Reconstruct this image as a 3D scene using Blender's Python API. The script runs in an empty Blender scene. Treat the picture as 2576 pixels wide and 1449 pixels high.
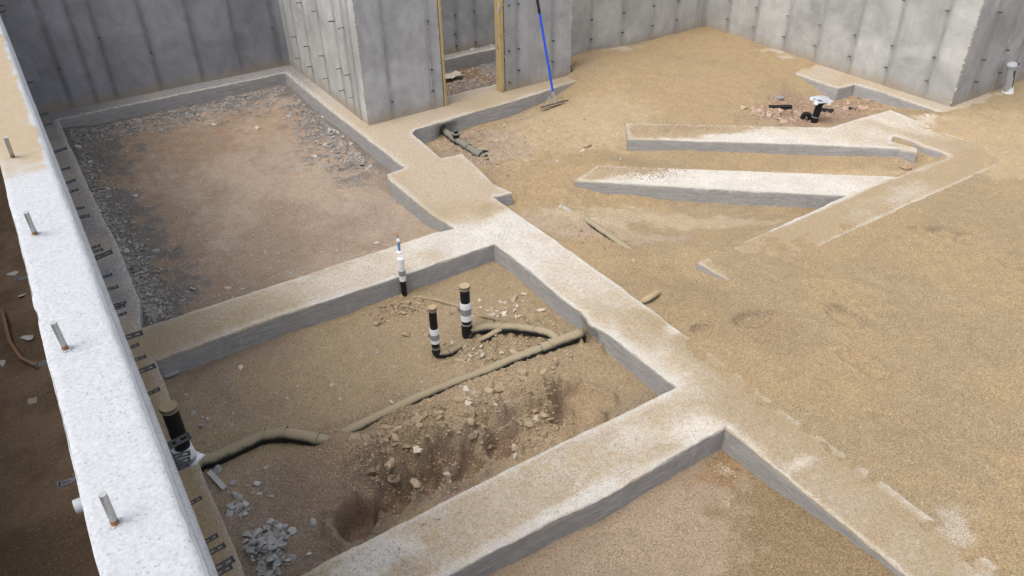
import bpy, bmesh, math, random
import numpy as np
from mathutils import Vector, Matrix
from mathutils.geometry import delaunay_2d_cdt

S = bpy.context.scene
C = S.collection
R = math.radians
rnd = random.Random(11)

# ------------------------------------------------------------------ camera
HC = 3.8                                   # eye height above the footing tops (z = 0)
FPX = 3071.16 / 4096 * 2576                # focal length in px of a 2576 px wide picture
yaw, pitch, roll = R(57.3795), R(34.7231), R(1.107)
fw = np.array([math.cos(yaw)*math.cos(pitch), math.sin(yaw)*math.cos(pitch), -math.sin(pitch)])
rt = np.array([math.sin(yaw), -math.cos(yaw), 0.0])
dn = np.cross(fw, rt)
r2_ = math.cos(roll)*rt + math.sin(roll)*dn
d2_ = -math.sin(roll)*rt + math.cos(roll)*dn
CAM = np.array([0.0, 0.0, HC])
cam = bpy.data.cameras.new('camera')
cam.lens = 26.9926; cam.sensor_width = 36; cam.clip_end = 1000; cam.clip_start = 0.05
co = bpy.data.objects.new('camera', cam); C.objects.link(co)
co.matrix_world = Matrix(((r2_[0], -d2_[0], -fw[0], 0), (r2_[1], -d2_[1], -fw[1], 0),
                          (r2_[2], -d2_[2], -fw[2], HC), (0, 0, 0, 1)))
S.camera = co

# ------------------------------------------------------------------ light
SUN_EL, SUN_AZ = R(60), R(188)             # azimuth measured from +x, the side the light comes from
w = bpy.data.worlds.new('World'); S.world = w; w.use_nodes = True
nt = w.node_tree; nt.nodes.clear()
sky = nt.nodes.new('ShaderNodeTexSky'); sky.sky_type = 'NISHITA'; sky.sun_disc = False
sky.sun_elevation = SUN_EL; sky.sun_rotation = math.pi/2 - SUN_AZ
sky.air_density = 1.0; sky.dust_density = 3.0; sky.ozone_density = 1.0
hs = nt.nodes.new('ShaderNodeHueSaturation'); hs.inputs['Saturation'].default_value = 0.36
bg = nt.nodes.new('ShaderNodeBackground'); bg.inputs['Strength'].default_value = 0.15
wo = nt.nodes.new('ShaderNodeOutputWorld')
nt.links.new(sky.outputs[0], hs.inputs['Color']); nt.links.new(hs.outputs[0], bg.inputs[0]); nt.links.new(bg.outputs[0], wo.inputs[0])
sl = bpy.data.lights.new('sun', 'SUN'); sl.energy = 1.05; sl.angle = R(40); sl.color = (1.0, 0.95, 0.88)
so = bpy.data.objects.new('sun', sl); C.objects.link(so)
sd = Vector((math.cos(SUN_AZ)*math.cos(SUN_EL), math.sin(SUN_AZ)*math.cos(SUN_EL), math.sin(SUN_EL)))
so.rotation_euler = sd.to_track_quat('Z', 'Y').to_euler(); so.location = (-4, -2, 12)
S.view_settings.view_transform = 'Standard'; S.view_settings.look = 'None'
S.view_settings.exposure = 0.88; S.view_settings.gamma = 1.0
S.view_settings.use_curve_mapping = False

# ------------------------------------------------------------------ pixel -> place
def ray(px, py):
    return (px-1288)*r2_ + (py-724.5)*d2_ + FPX*fw
def at(px, py, z=0.0):
    v = ray(px, py); t = (z-HC)/v[2]; p = CAM + v*t
    return (float(p[0]), float(p[1]), z)
def on(px, py, ax, val):
    v = ray(px, py); t = (val-CAM[ax])/v[ax]; p = CAM + v*t
    return tuple(float(q) for q in p)
def zfor(x, y, py):                        # height on the vertical through (x, y) seen at row py
    best = None
    for i in range(-60, 300):
        z = i*0.01; v = np.array([x, y, z])-CAM
        q = 724.5 + FPX*(v@d2_)/(v@fw)
        if best is None or abs(q-py) < best[0]: best = (abs(q-py), z)
    return best[1]

# ------------------------------------------------------------------ noise
_prm = np.random.RandomState(5).rand(257, 257)
def vn(x, y, s, seed=0):
    x = np.asarray(x, float)*s + 17.3*seed + 1000; y = np.asarray(y, float)*s + 31.7*seed + 1000
    xi = np.floor(x).astype(int); yi = np.floor(y).astype(int)
    fx = x-xi; fy = y-yi; fx = fx*fx*(3-2*fx); fy = fy*fy*(3-2*fy)
    a = _prm[xi % 256, yi % 256]; b = _prm[(xi+1) % 256, yi % 256]
    c = _prm[xi % 256, (yi+1) % 256]; d = _prm[(xi+1) % 256, (yi+1) % 256]
    return (a*(1-fx)+b*fx)*(1-fy) + (c*(1-fx)+d*fx)*fy - 0.5
def fbm(x, y, s, o=4, seed=0, g=0.5):
    r = 0; a = 1
    for k in range(o):
        r = r + a*vn(x, y, s*2**k, seed+k); a *= g
    return r
def sst(a, b, x):
    t = np.clip((np.asarray(x, float)-a)/(b-a), 0, 1); return t*t*(3-2*t)

# ------------------------------------------------------------------ objects
def link(name, me, parent=None, mat=None, smooth=False):
    o = bpy.data.objects.new(name, me); C.objects.link(o)
    if parent is not None: o.parent = parent
    if mat is not None and not me.materials: me.materials.append(mat)
    if smooth:
        me.polygons.foreach_set('use_smooth', [True]*len(me.polygons))
    return o
def tag(o, label=None, cat=None, group=None, kind=None):
    if label: o['label'] = label
    if cat: o['category'] = cat
    if group: o['group'] = group
    if kind: o['kind'] = kind
    return o
def empty(name, loc=(0, 0, 0)):
    o = bpy.data.objects.new(name, None); C.objects.link(o); o.location = loc; o.empty_display_size = .1
    return o
class MB:
    """collects simple shapes (world coordinates) into one mesh"""
    def __init__(s): s.v = []; s.f = []
    def add(s, v, f):
        n = len(s.v); s.v += [tuple(p) for p in v]; s.f += [tuple(i+n for i in q) for q in f]; return s
    def box(s, c, d, M=None, j=0.0):
        v = []
        for sx in (-1, 1):
            for sy in (-1, 1):
                for sz in (-1, 1):
                    p = Vector((sx*d[0]/2, sy*d[1]/2, sz*d[2]/2))
                    if j: p += Vector((rnd.uniform(-j, j), rnd.uniform(-j, j), rnd.uniform(-j, j)))
                    if M is not None: p = M @ p
                    v.append(p+Vector(c))
        return s.add(v, [(0, 1, 3, 2), (4, 6, 7, 5), (0, 4, 5, 1), (2, 3, 7, 6), (0, 2, 6, 4), (1, 5, 7, 3)])
    def tube(s, pts, r, n=14, cap=True):
        pts = [Vector(p) for p in pts]; rs = r if isinstance(r, (list, tuple)) else [r]*len(pts)
        t0 = (pts[1]-pts[0]).normalized()
        u = t0.orthogonal().normalized(); V = []; F = []
        for i, p in enumerate(pts):
            a = pts[max(i-1, 0)]; b = pts[min(i+1, len(pts)-1)]
            t = (b-a)
            t = t.normalized() if t.length > 1e-9 else t0
            u = (u - t*u.dot(t)).normalized(); w_ = t.cross(u)
            for k in range(n):
                an = 2*math.pi*k/n
                V.append(p + (u*math.cos(an)+w_*math.sin(an))*rs[i])
        for i in range(len(pts)-1):
            for k in range(n):
                a = i*n+k; b = i*n+(k+1) % n
                F.append((a, b, b+n, a+n))
        if cap:
            F.append(tuple(range(n-1, -1, -1))); F.append(tuple(range((len(pts)-1)*n, len(pts)*n)))
        return s.add(V, F)
    def obj(s, name, mat, parent=None, origin=None, smooth=False):
        o0 = Vector(origin) if origin is not None else Vector((0, 0, 0))
        if parent is not None: o0 = parent.matrix_basis.translation.copy()
        me = bpy.data.meshes.new(name)
        me.from_pydata([tuple(Vector(p)-o0) for p in s.v], [], s.f); me.update()
        o = link(name, me, parent, mat)
        if parent is None: o.location = o0
        if smooth:
            me.polygons.foreach_set('use_smooth', [len(p.vertices) == 4 for p in me.polygons])
            try: me.set_sharp_from_angle(angle=R(40))
            except Exception: pass
        return o
def bend(pts, rad=0.08, k=6):
    """round the corners of a polyline"""
    P_ = [Vector(p) for p in pts]; out = [P_[0]]
    for i in range(1, len(P_)-1):
        a, b, c = P_[i-1], P_[i], P_[i+1]
        r1 = min(rad, (a-b).length*.45, (c-b).length*.45)
        s_ = b+(a-b).normalized()*r1; e = b+(c-b).normalized()*r1
        for j in range(k+1):
            t = j/k; out.append((s_*(1-t)**2)+b*(2*t*(1-t))+e*t*t)
    out.append(P_[-1]); return out
def split_line(pts, step=0.05):
    out = []
    for a, b in zip(pts[:-1], pts[1:]):
        a = Vector(a); b = Vector(b); n = max(1, int((b-a).length/step))
        for i in range(n): out.append(a.lerp(b, i/n))
    out.append(Vector(pts[-1])); return out

# ------------------------------------------------------------------ materials
class N:
    def __init__(s, name):
        s.m = bpy.data.materials.new(name); s.m.use_nodes = True; s.t = s.m.node_tree
        s.b = s.t.nodes['Principled BSDF']; s.b.inputs['Roughness'].default_value = .9
        s.b.inputs['Specular IOR Level'].default_value = .2
        g = s.t.nodes.new('ShaderNodeNewGeometry'); s.pos = g.outputs['Position']; s.nor = g.outputs['Normal']
    def set(s, n, k, v):
        if v is None: return
        if hasattr(v, 'is_output') or isinstance(v, bpy.types.NodeSocket): s.t.links.new(v, n.inputs[k])
        else: n.inputs[k].default_value = v
    def noise(s, sc, det=4, rough=.6, vec=None, dist=0.0):
        n = s.t.nodes.new('ShaderNodeTexNoise'); s.set(n, 'Vector', vec or s.pos)
        n.inputs['Scale'].default_value = sc; n.inputs['Detail'].default_value = det
        n.inputs['Roughness'].default_value = rough; n.inputs['Distortion'].default_value = dist
        return n.outputs['Fac']
    def voro(s, sc, out='Distance', vec=None, rand=1.0):
        n = s.t.nodes.new('ShaderNodeTexVoronoi'); s.set(n, 'Vector', vec or s.pos)
        n.inputs['Scale'].default_value = sc; n.inputs['Randomness'].default_value = rand
        return n.outputs[out]
    def scl(s, v):
        n = s.t.nodes.new('ShaderNodeVectorMath'); n.operation = 'MULTIPLY'
        s.set(n, 0, s.pos); n.inputs[1].default_value = v; return n.outputs[0]
    def math(s, op, a, b=0.0, c=None):
        n = s.t.nodes.new('ShaderNodeMath'); n.operation = op; s.set(n, 0, a); s.set(n, 1, b)
        if c is not None: s.set(n, 2, c)
        return n.outputs[0]
    def rng(s, v, a, b, c=0.0, d=1.0, smooth=False):
        n = s.t.nodes.new('ShaderNodeMapRange'); s.set(n, 'Value', v)
        if smooth: n.interpolation_type = 'SMOOTHSTEP'
        n.inputs['From Min'].default_value = a; n.inputs['From Max'].default_value = b
        n.inputs['To Min'].default_value = c; n.inputs['To Max'].default_value = d; return n.outputs[0]
    def mix(s, f, a, b, mode='MIX'):
        n = s.t.nodes.new('ShaderNodeMix'); n.data_type = 'RGBA'; n.blend_type = mode
        ins = [i for i in n.inputs if i.type == 'RGBA']; fi = n.inputs[0]
        if isinstance(f, bpy.types.NodeSocket): s.t.links.new(f, fi)
        else: fi.default_value = f
        for i, v in zip(ins, (a, b)):
            if isinstance(v, bpy.types.NodeSocket): s.t.links.new(v, i)
            else: i.default_value = (*v, 1) if len(v) == 3 else v
        return [o for o in n.outputs if o.type == 'RGBA'][0]
    def val(s, v):                          # grey colour from a value
        n = s.t.nodes.new('ShaderNodeCombineColor')
        for k in range(3): s.set(n, k, v)
        return n.outputs[0]
    def attr(s, name, out='Fac'):
        n = s.t.nodes.new('ShaderNodeAttribute'); n.attribute_name = name; return n.outputs[out]
    def orand(s):
        return s.t.nodes.new('ShaderNodeObjectInfo').outputs['Random']
    def sepz(s, v):
        n = s.t.nodes.new('ShaderNodeSeparateXYZ'); s.set(n, 0, v); return n.outputs[2]
    def bump(s, h, dist, strength=1.0, prev=None):
        n = s.t.nodes.new('ShaderNodeBump'); n.inputs['Distance'].default_value = dist
        n.inputs['Strength'].default_value = strength; s.set(n, 'Height', h)
        if prev is not None: s.set(n, 'Normal', prev)
        return n.outputs[0]
    def done(s, col, nrm=None, rough=None, metal=None):
        s.set(s.b, 'Base Color', (*col, 1) if isinstance(col, tuple) and len(col) == 3 else col)
        if nrm is not None: s.set(s.b, 'Normal', nrm)
        if rough is not None: s.set(s.b, 'Roughness', rough)
        if metal is not None: s.set(s.b, 'Metallic', metal)
        return s.m

SAND = (.395, .298, .182)
def m_soil():
    n = N('soil'); base = n.attr('soil', 'Color'); g = n.attr('grain')
    f1 = n.noise(85, 3, .8); f2 = n.noise(230, 2, .7); f3 = n.noise(9, 5, .6); v = n.voro(120, 'Color')
    sp = n.rng(f1, .30, .70, .58, 1.4)
    col = n.mix(1, base, n.val(sp), 'MULTIPLY')
    col = n.mix(1, col, n.val(n.rng(f3, .3, .7, .93, 1.07)), 'MULTIPLY')
    rv = n.t.nodes.new('ShaderNodeSeparateColor'); n.set(rv, 0, v)
    gv = n.rng(rv.outputs[2], 0, 1, .8, 1.18); gm_ = n.mix(g, (1, 1, 1), n.val(gv)); col = n.mix(1, col, gm_, 'MULTIPLY')
    col = n.mix(n.math('MULTIPLY', g, n.rng(rv.outputs[0], .955, .98, 0, .55)), col, (.50, .42, .32))   # pale grains
    col = n.mix(n.rng(rv.outputs[1], .93, .97, 0, .5), col, (.17, .105, .06))   # dark grains
    h = n.math('ADD', n.math('MULTIPLY', f1, 1.0), n.math('MULTIPLY', f2, .4))
    h = n.math('MULTIPLY', h, n.rng(g, 0, 1, .35, 1.15))
    b = n.bump(n.noise(22, 4, .6), .02, .5)
    b = n.bump(h, .016, 1.0, b)
    return n.done(col, b)
def m_concrete(name, top, side, dustc=SAND, pit=1.0):
    n = N(name)
    t = n.attr('top'); d = n.attr('dust'); e = n.attr('edge')
    n1 = n.noise(3.0, 6, .65); n2 = n.noise(26, 5, .7); n3 = n.noise(120, 3, .7)
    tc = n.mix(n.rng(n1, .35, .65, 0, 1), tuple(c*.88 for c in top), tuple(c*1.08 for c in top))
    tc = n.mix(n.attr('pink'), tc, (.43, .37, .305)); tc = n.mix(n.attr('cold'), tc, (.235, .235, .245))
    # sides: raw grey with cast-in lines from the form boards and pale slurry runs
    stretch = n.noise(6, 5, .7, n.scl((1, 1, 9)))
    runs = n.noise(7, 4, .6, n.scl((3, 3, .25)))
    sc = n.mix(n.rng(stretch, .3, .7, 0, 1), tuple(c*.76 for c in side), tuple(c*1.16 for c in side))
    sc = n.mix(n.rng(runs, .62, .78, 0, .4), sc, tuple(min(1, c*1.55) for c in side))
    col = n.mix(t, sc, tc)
    f = n.math('ADD', d, n.math('MULTIPLY', n.math('SUBTRACT', n3, .5), 2.6))
    f = n.math('ADD', f, n.math('MULTIPLY', n.math('SUBTRACT', n2, .5), 1.9))
    f = n.math('ADD', f, n.math('MULTIPLY', n.math('SUBTRACT', n.noise(5, 4, .65), .5), .9))
    g85 = n.noise(85, 3, .8); dc = n.mix(1, n.mix(0, dustc, dustc), n.val(n.rng(g85, .3, .7, .86, 1.5)), 'MULTIPLY')
    col = n.mix(n.rng(f, .0, 1.0, 0, .97), col, dc)
    vv_ = n.voro(130, 'Color'); rv = n.t.nodes.new('ShaderNodeSeparateColor'); n.set(rv, 0, vv_)
    col = n.mix(n.math('MULTIPLY', t, n.rng(rv.outputs[0], .72, .9, 0, .5)), col, (.30, .225, .145)); col = n.mix(n.math('MULTIPLY', n.math('MULTIPLY', t, n.rng(d, .5, 1.0, 1, 0)), n.rng(rv.outputs[1], .8, .95, 0, .5)), col, (.66, .62, .56))
    col = n.mix(n.math('MULTIPLY', e, n.rng(n2, .38, .6, 0, .85)), col, (.56, .53, .48))
    col = n.mix(1, col, n.val(n.rng(n3, .3, .7, .8, 1.2)), 'MULTIPLY')
    vd = n.voro(34); pits = n.math('MULTIPLY', n.rng(vd, .06, .16, 1, 0), n.rng(n.noise(13, 2), .5, .6, 0, 1))
    col = n.mix(n.math('MULTIPLY', pits, .5*pit), col, (.10, .095, .09))
    b = n.bump(n2, .016, .8)
    b = n.bump(n3, .008, 1, b); b = n.bump(n.math('MULTIPLY', g85, n.rng(d, .3, 1.0)), .014, 1, b)
    b = n.bump(pits, .006, -1.0, b)
    return n.done(col, b, .93)
def m_wall(name, c, warm=0.0, dark=.66):
    n = N(name); r = n.orand(); se = n.attr('seam')
    n1 = n.noise(1.6, 6, .62, None, .6); n2 = n.noise(9, 5, .65); n3 = n.noise(70, 4, .65)
    streak = n.noise(3, 5, .65, n.scl((4, 4, .35)))
    col = n.mix(n.rng(n1, .34, .66, 0, 1), tuple(v*.74 for v in c), tuple(v*1.16 for v in c))
    vb = n.voro(9); hb = n.math('MULTIPLY', n.rng(vb, .03, .10, 1, 0), n.rng(n.noise(2.2, 3), .48, .56, 0, 1)); col = n.mix(n.math('MULTIPLY', hb, .55), col, tuple(v*.42 for v in c))
    col = n.mix(n.rng(streak, .52, .75, 0, .4), col, tuple(v*.7 for v in c))
    col = n.mix(1, col, n.val(n.rng(r, 0, 1, .88, 1.1)), 'MULTIPLY')
    col = n.mix(1, col, n.val(n.rng(n2, .3, .7, .93, 1.07)), 'MULTIPLY')
    col = n.mix(n.math('MULTIPLY', n.rng(n.noise(1.1, 4, .6, n.scl((1, 1, .6))), .56, .64, 0, 1), .35), col, tuple(v*.62 for v in c))
    s2 = n.math('MULTIPLY', se, n.rng(n.noise(5, 4, .7), .3, .55, .35, 1))
    col = n.mix(s2, col, tuple(v*dark for v in c))
    zz = n.sepz(n.pos)
    dirt = n.math('ADD', zz, n.math('MULTIPLY', n.noise(4, 4, .7), -.28))
    col = n.mix(n.rng(dirt, -.12, .02, .6, 0), col, (.30, .235, .16))
    vd = n.voro(26); pits = n.math('MULTIPLY', n.rng(vd, .05, .13, 1, 0), n.rng(n.noise(6, 3), .54, .62, 0, 1))
    col = n.mix(n.math('MULTIPLY', pits, .7), col, tuple(v*.35 for v in c))
    b = n.bump(n2, .012, .45); b = n.bump(n3, .003, .6, b); b = n.bump(pits, .006, -1, b)
    return n.done(col, b, .82)
def m_walltop():
    n = N('wall_top_concrete'); d = n.attr('dust')
    n1 = n.noise(20, 6, .7); n2 = n.noise(75, 4, .75); n3 = n.noise(170, 3, .7)
    col = n.mix(n.rng(n1, .3, .7), (.385, .395, .41), (.43, .44, .455))
    col = n.mix(n.rng(n2, .60, .74, 0, .45), col, (.30, .31, .335))
    f = n.math('ADD', d, n.math('MULTIPLY', n.math('SUBTRACT', n2, .5), .9))
    f = n.math('ADD', f, n.math('MULTIPLY', n.math('SUBTRACT', n1, .5), .9))
    col = n.mix(n.rng(f, .2, .8, 0, .95), col, (.34, .262, .165))
    col = n.mix(1, col, n.val(n.rng(n2, .3, .7, .8, 1.15)), 'MULTIPLY')
    vd = n.voro(75); pits = n.math('MULTIPLY', n.rng(vd, .10, .30, 1, 0), n.rng(n.noise(24, 2), .44, .56, 0, 1))
    col = n.mix(n.math('MULTIPLY', pits, .6), col, (.16, .165, .18))
    b = n.bump(n2, .0016, 1); b = n.bump(n3, .0008, 1, b); b = n.bump(pits, .004, -1, b)
    return n.done(col, b, .95)
def m_rock(name, c, dust=.5, var=.25):
    n = N(name); r = n.orand(); n1 = n.noise(14, 4, .65); n2 = n.noise(90, 3, .7)
    col = n.mix(n1, tuple(v*.75 for v in c), tuple(v*1.2 for v in c))
    col = n.mix(1, col, n.val(n.rng(r, 0, 1, 1-var, 1+var)), 'MULTIPLY')
    up = n.rng(n.math('ADD', n.sepz(n.nor), n.math('MULTIPLY', n.math('SUBTRACT', n2, .5), 1.6)), .45, .9, 0, dust)
    col = n.mix(up, col, (.44, .33, .205))
    return n.done(col, n.bump(n2, .004, .8), .95)
def m_dusty(name, c, rough=.45, dust=.9, dc=(.39, .30, .18), thr=.15, fine=1.2):
    n = N(name); n1 = n.noise(12, 4, .6); n2 = n.noise(170, 3, .75)
    f = n.math('ADD', n.sepz(n.nor), n.math('MULTIPLY', n.math('SUBTRACT', n1, .5), .7))
    f = n.math('ADD', f, n.math('MULTIPLY', n.math('SUBTRACT', n2, .5), fine))
    k = n.rng(f, thr, thr+.45, 0, dust)
    col = n.mix(n.rng(n2, .66, .76, 0, .35), c, dc)
    col = n.mix(k, col, dc)
    return n.done(col, n.bump(n.math('MULTIPLY', n2, k), .003, .8), n.rng(k, 0, 1, rough, .95))
def m_plain(name, c, rough=.5, metal=0.0, nz=60, amp=.15, bd=.001):
    n = N(name); n1 = n.noise(nz, 4, .65)
    col = n.mix(n1, tuple(v*(1-amp) for v in c), tuple(min(1, v*(1+amp)) for v in c))
    return n.done(col, n.bump(n1, bd, .6), rough, metal)
def m_wood():
    n = N('raw_lumber'); g = n.noise(5, 6, .7, n.scl((14, 14, .8)), 1.2)
    col = n.mix(n.rng(g, .3, .7), (.30, .21, .095), (.53, .42, .22))
    col = n.mix(n.rng(n.noise(8, 3), .63, .7, 0, .6), col, (.10, .065, .035))
    return n.done(col, n.bump(g, .003, .6), .75)

M = dict(soil=m_soil(),
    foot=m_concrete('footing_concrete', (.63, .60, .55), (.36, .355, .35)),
    wall=m_wall('poured_wall_concrete', (.36, .365, .372)),
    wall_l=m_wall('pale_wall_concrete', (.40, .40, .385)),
    wall_d=m_wall('shaded_wall_concrete', (.25, .255, .275), dark=.6),  # darker bluish copy: shade of the back left corner put into the colour
    top=m_walltop(),
    chip=m_rock('grey_chip_stone', (.36, .37, .37), .2), slate=m_rock('slate_gravel_stone', (.33, .335, .34), .2, .4),
    clod=m_rock('dry_clod_soil', (.30, .225, .15), .3), pale=m_rock('pale_limestone', (.50, .445, .375), .35),
    pink=m_rock('pink_clay_clod', (.34, .245, .185), .2),
    abs=m_dusty('black_plastic', (.012, .012, .013), .42, .55, thr=.75, fine=1.0),
    absd=m_dusty('dusty_black_plastic', (.014, .016, .018), .5, .9, dc=(.34, .28, .185), thr=.27, fine=1.1),
    absg=m_dusty('lightly_dusted_black_plastic', (.03, .035, .035), .5, .5, dc=(.33, .31, .24), thr=-.1, fine=.8),
    cap=m_dusty('sanded_cap_plastic', (.12, .10, .07), .6, .95, thr=.1),
    tape_w=m_plain('white_foam_wrap', (.74, .75, .77), .55, 0, 25, .06), tape_g=m_plain('grey_duct_tape', (.27, .28, .29), .4, .2, 30, .12),
    foil=m_plain('foil_tape', (.62, .65, .70), .28, .55, 20, .2, .006),
    steel=m_plain('galvanised_steel', (.42, .42, .41), .45, .7, 120, .35, .002), tie=m_plain('dark_tie_steel', (.075, .078, .085), .6, .4, 90, .5),
    rust=m_plain('rusty_steel', (.26, .13, .06), .8, .2, 120, .4), tiel=m_plain('worn_tie_steel', (.34, .33, .31), .6, .4, 90, .4),
    blue=m_plain('blue_handle_paint', (.012, .075, .52), .35, 0, 60, .1), black=m_plain('black_rubber', (.012, .012, .013), .6),
    brass=m_plain('brass', (.50, .36, .14), .35, .8), bluep=m_plain('blue_fitting_plastic', (.16, .30, .52), .4),
    greyp=m_plain('grey_pvc', (.36, .38, .40), .5), glass=m_plain('gauge_face_white', (.7, .72, .72), .2),
    pvc=m_dusty('dusted_grey_plastic', (.34, .37, .39), .5, .95, thr=.62, fine=1.4), wood=m_wood(),
    stick=m_plain('weathered_stick_wood', (.20, .12, .07), .8), paper=m_plain('cement_paper', (.50, .44, .36), .85, 0, 20, .2, .004))

# ------------------------------------------------------------------ ground heights
CT = [(3.9,8.1,-.22),(4.3,7.7,-.19),(4.6,8.1,-.2),(5.5,8.2,-.19),(6.0,8.25,-.15),(6.35,8.3,-.06),(6.6,8.35,.01),(6.85,8.55,.09),(7.2,8.2,.10),(7.4,8.8,.11),(7.1,9.1,.07),
 (4.0,7.4,-.17),(4.2,6.9,-.15),(4.1,6.3,-.15),(3.95,5.9,-.13),(4.4,5.4,-.1),(4.0,4.9,-.10),(4.3,4.5,-.05),(4.0,3.9,-.045),(3.95,3.2,-.02),(4.0,2.4,-.012),
 (3.9,1.6,-.008),(3.9,.8,.0),(3.9,-1,.0),(5,7.4,-.15),(5,6.7,-.13),(5.6,7.2,-.1),(5.9,7.7,-.08),
 (4.55,6.0,-.06),(4.9,6.25,.0),(5.3,6.05,.006),(5.72,6.45,-.17),(5.8,6.7,-.1),(5.95,6.95,-.02),(4.8,5.65,-.17),(5.4,5.1,-.185),(6.0,4.55,-.185),(6.6,4.08,-.17),(4.45,5.6,-.12),
 (5.85,5.5,-.12),(5.75,6.2,-.17),(6.0,6.05,-.175),(6.6,5.5,-.175),(7.3,4.9,-.18),(8.0,4.25,-.18),(7.6,4.25,-.15),(6.9,4.4,-.17),(6.3,5.2,-.14),(8.35,4.15,-.13),(8.4,4.3,-.08),(8.38,4.55,-.03),(8.36,4.66,-.02),
 (6.1,6.95,-.015),(6.4,6.7,-.01),(6.9,6.35,.0),(7.4,5.95,-.035),(7.9,5.5,-.05),(8.5,5.5,-.06),(9.1,5.4,-.045),
 (6.9,7.3,.05),(7.6,6.8,.05),(8.2,6.6,.06),(8.6,6.9,.09),(7.5,8.1,.07),(8.5,8.2,.06),(9.0,7.3,.06),(9.75,8.9,.03),(9.3,9.1,.02),(8.2,9.1,.015),(9.8,7.8,.02),(9.8,7,.02),
 (9.1,6.8,.01),(8.95,6.5,-.08),(8.9,6.15,-.17),(9.1,5.9,-.2),(9.35,5.7,-.19),(9.4,5.4,-.14),(9.4,5.1,-.06),(9.4,4.9,.0),(8.5,6.1,-.12),(8.0,6.1,-.08),(9.75,4.6,.02),(9.3,4.4,.01),
 (9.2,3.8,.0),(9.9,4.2,.02),(11,4.5,.02),(11,3,.02),(9.2,3.2,.01),(12,0,.02),
 (5.0,4.12,-.01),(5.5,4.12,-.03),(5.9,4.12,-.08),(4.55,4.4,-.06),(4.45,4.1,-.1),(4.45,3.85,-.09),(4.5,3.62,-.02),(4.5,3.4,.01),(4.9,3.8,.016),(4.75,3.9,.014),(4.68,3.72,.014),(4.63,3.62,.012),(5.2,3.5,.012),(5.5,3.8,.012),(5.8,3.6,.012),
 (5.0,4.6,-.13),(6,3.4,.012),(7,3.4,.008),(8,3.4,.006),(6.2,3.7,.006),(7.2,3.72,-.006),(8.3,3.78,-.008),
 (5.2,2.8,.01),(7,2.5,.03),(6,1.5,.02),(5,1,.01),(7,0,.02),(9,1,.02),(5.5,-1,.02),(8.7,4.8,-.02),(8.75,4.2,-.012)]
CT = np.array(CT)
def _ph(r): return r
_D = np.sqrt(((CT[:, None, :2]-CT[None, :, :2])**2).sum(-1))
_n = len(CT)
_A = np.zeros((_n+1, _n+1)); _A[:_n, :_n] = _D + 0.02*np.eye(_n); _A[_n, :_n] = 1; _A[:_n, _n] = 1
_W = np.linalg.solve(_A, np.append(CT[:, 2], 0))
def g_out(x, y):
    r = np.full(x.shape, _W[-1])
    for (cx, cy, _), wt in zip(CT, _W[:-1]): r = r + wt*np.sqrt((x-cx)**2+(y-cy)**2+.0012)
    return r
def blob(x, y, cx, cy, a, b=None, rot=0.0, wob=.25, seed=3):
    b = b or a; c, s_ = math.cos(rot), math.sin(rot)
    u = ((x-cx)*c+(y-cy)*s_)/a; v = (-(x-cx)*s_+(y-cy)*c)/b
    return np.sqrt(u*u+v*v) + wob*2*fbm(x, y, 1.6/min(a, b), 3, seed)
PITS = []                                   # centre, radii, rotation, depth
def addpit(px, py, a, b, rot, dep, z=-.22): p = at(px, py, z); PITS.append((p[0], p[1], a, b, rot, dep))
addpit(905, 1300, .20, .15, .3, .24); addpit(985, 1250, .16, .14, .3, .12); addpit(1075, 1200, .16, .12, .5, .13); addpit(1175, 1165, .17, .12, .5, .11)
addpit(1265, 1110, .17, .12, .5, .08); addpit(1452, 1018, .22, .2, .5, .085); addpit(1400, 1010, .1, .1, .5, .05); addpit(1500, 862, .14, .12, .5, .06); addpit(1110, 1145, .12, .08, .2, .06)
RUN = [at(1450, 852, -.17), at(1240, 925, -.18), at(1050, 1000, -.2), at(890, 1080, -.21)]
FEET = []
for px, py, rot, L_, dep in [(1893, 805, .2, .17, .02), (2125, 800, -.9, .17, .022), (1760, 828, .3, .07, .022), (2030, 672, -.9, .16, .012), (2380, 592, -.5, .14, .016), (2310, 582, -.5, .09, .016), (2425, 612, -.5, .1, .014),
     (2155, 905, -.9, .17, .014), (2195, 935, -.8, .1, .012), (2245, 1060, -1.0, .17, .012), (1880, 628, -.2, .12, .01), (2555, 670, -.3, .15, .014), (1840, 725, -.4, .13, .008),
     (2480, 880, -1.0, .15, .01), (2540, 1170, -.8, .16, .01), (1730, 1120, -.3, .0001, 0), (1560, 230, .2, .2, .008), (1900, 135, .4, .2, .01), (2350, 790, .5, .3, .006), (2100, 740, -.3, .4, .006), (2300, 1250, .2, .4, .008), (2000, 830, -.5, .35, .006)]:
    if dep: p = at(px, py, 0); FEET.append((p[0], p[1], L_, rot-.5, dep))
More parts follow.
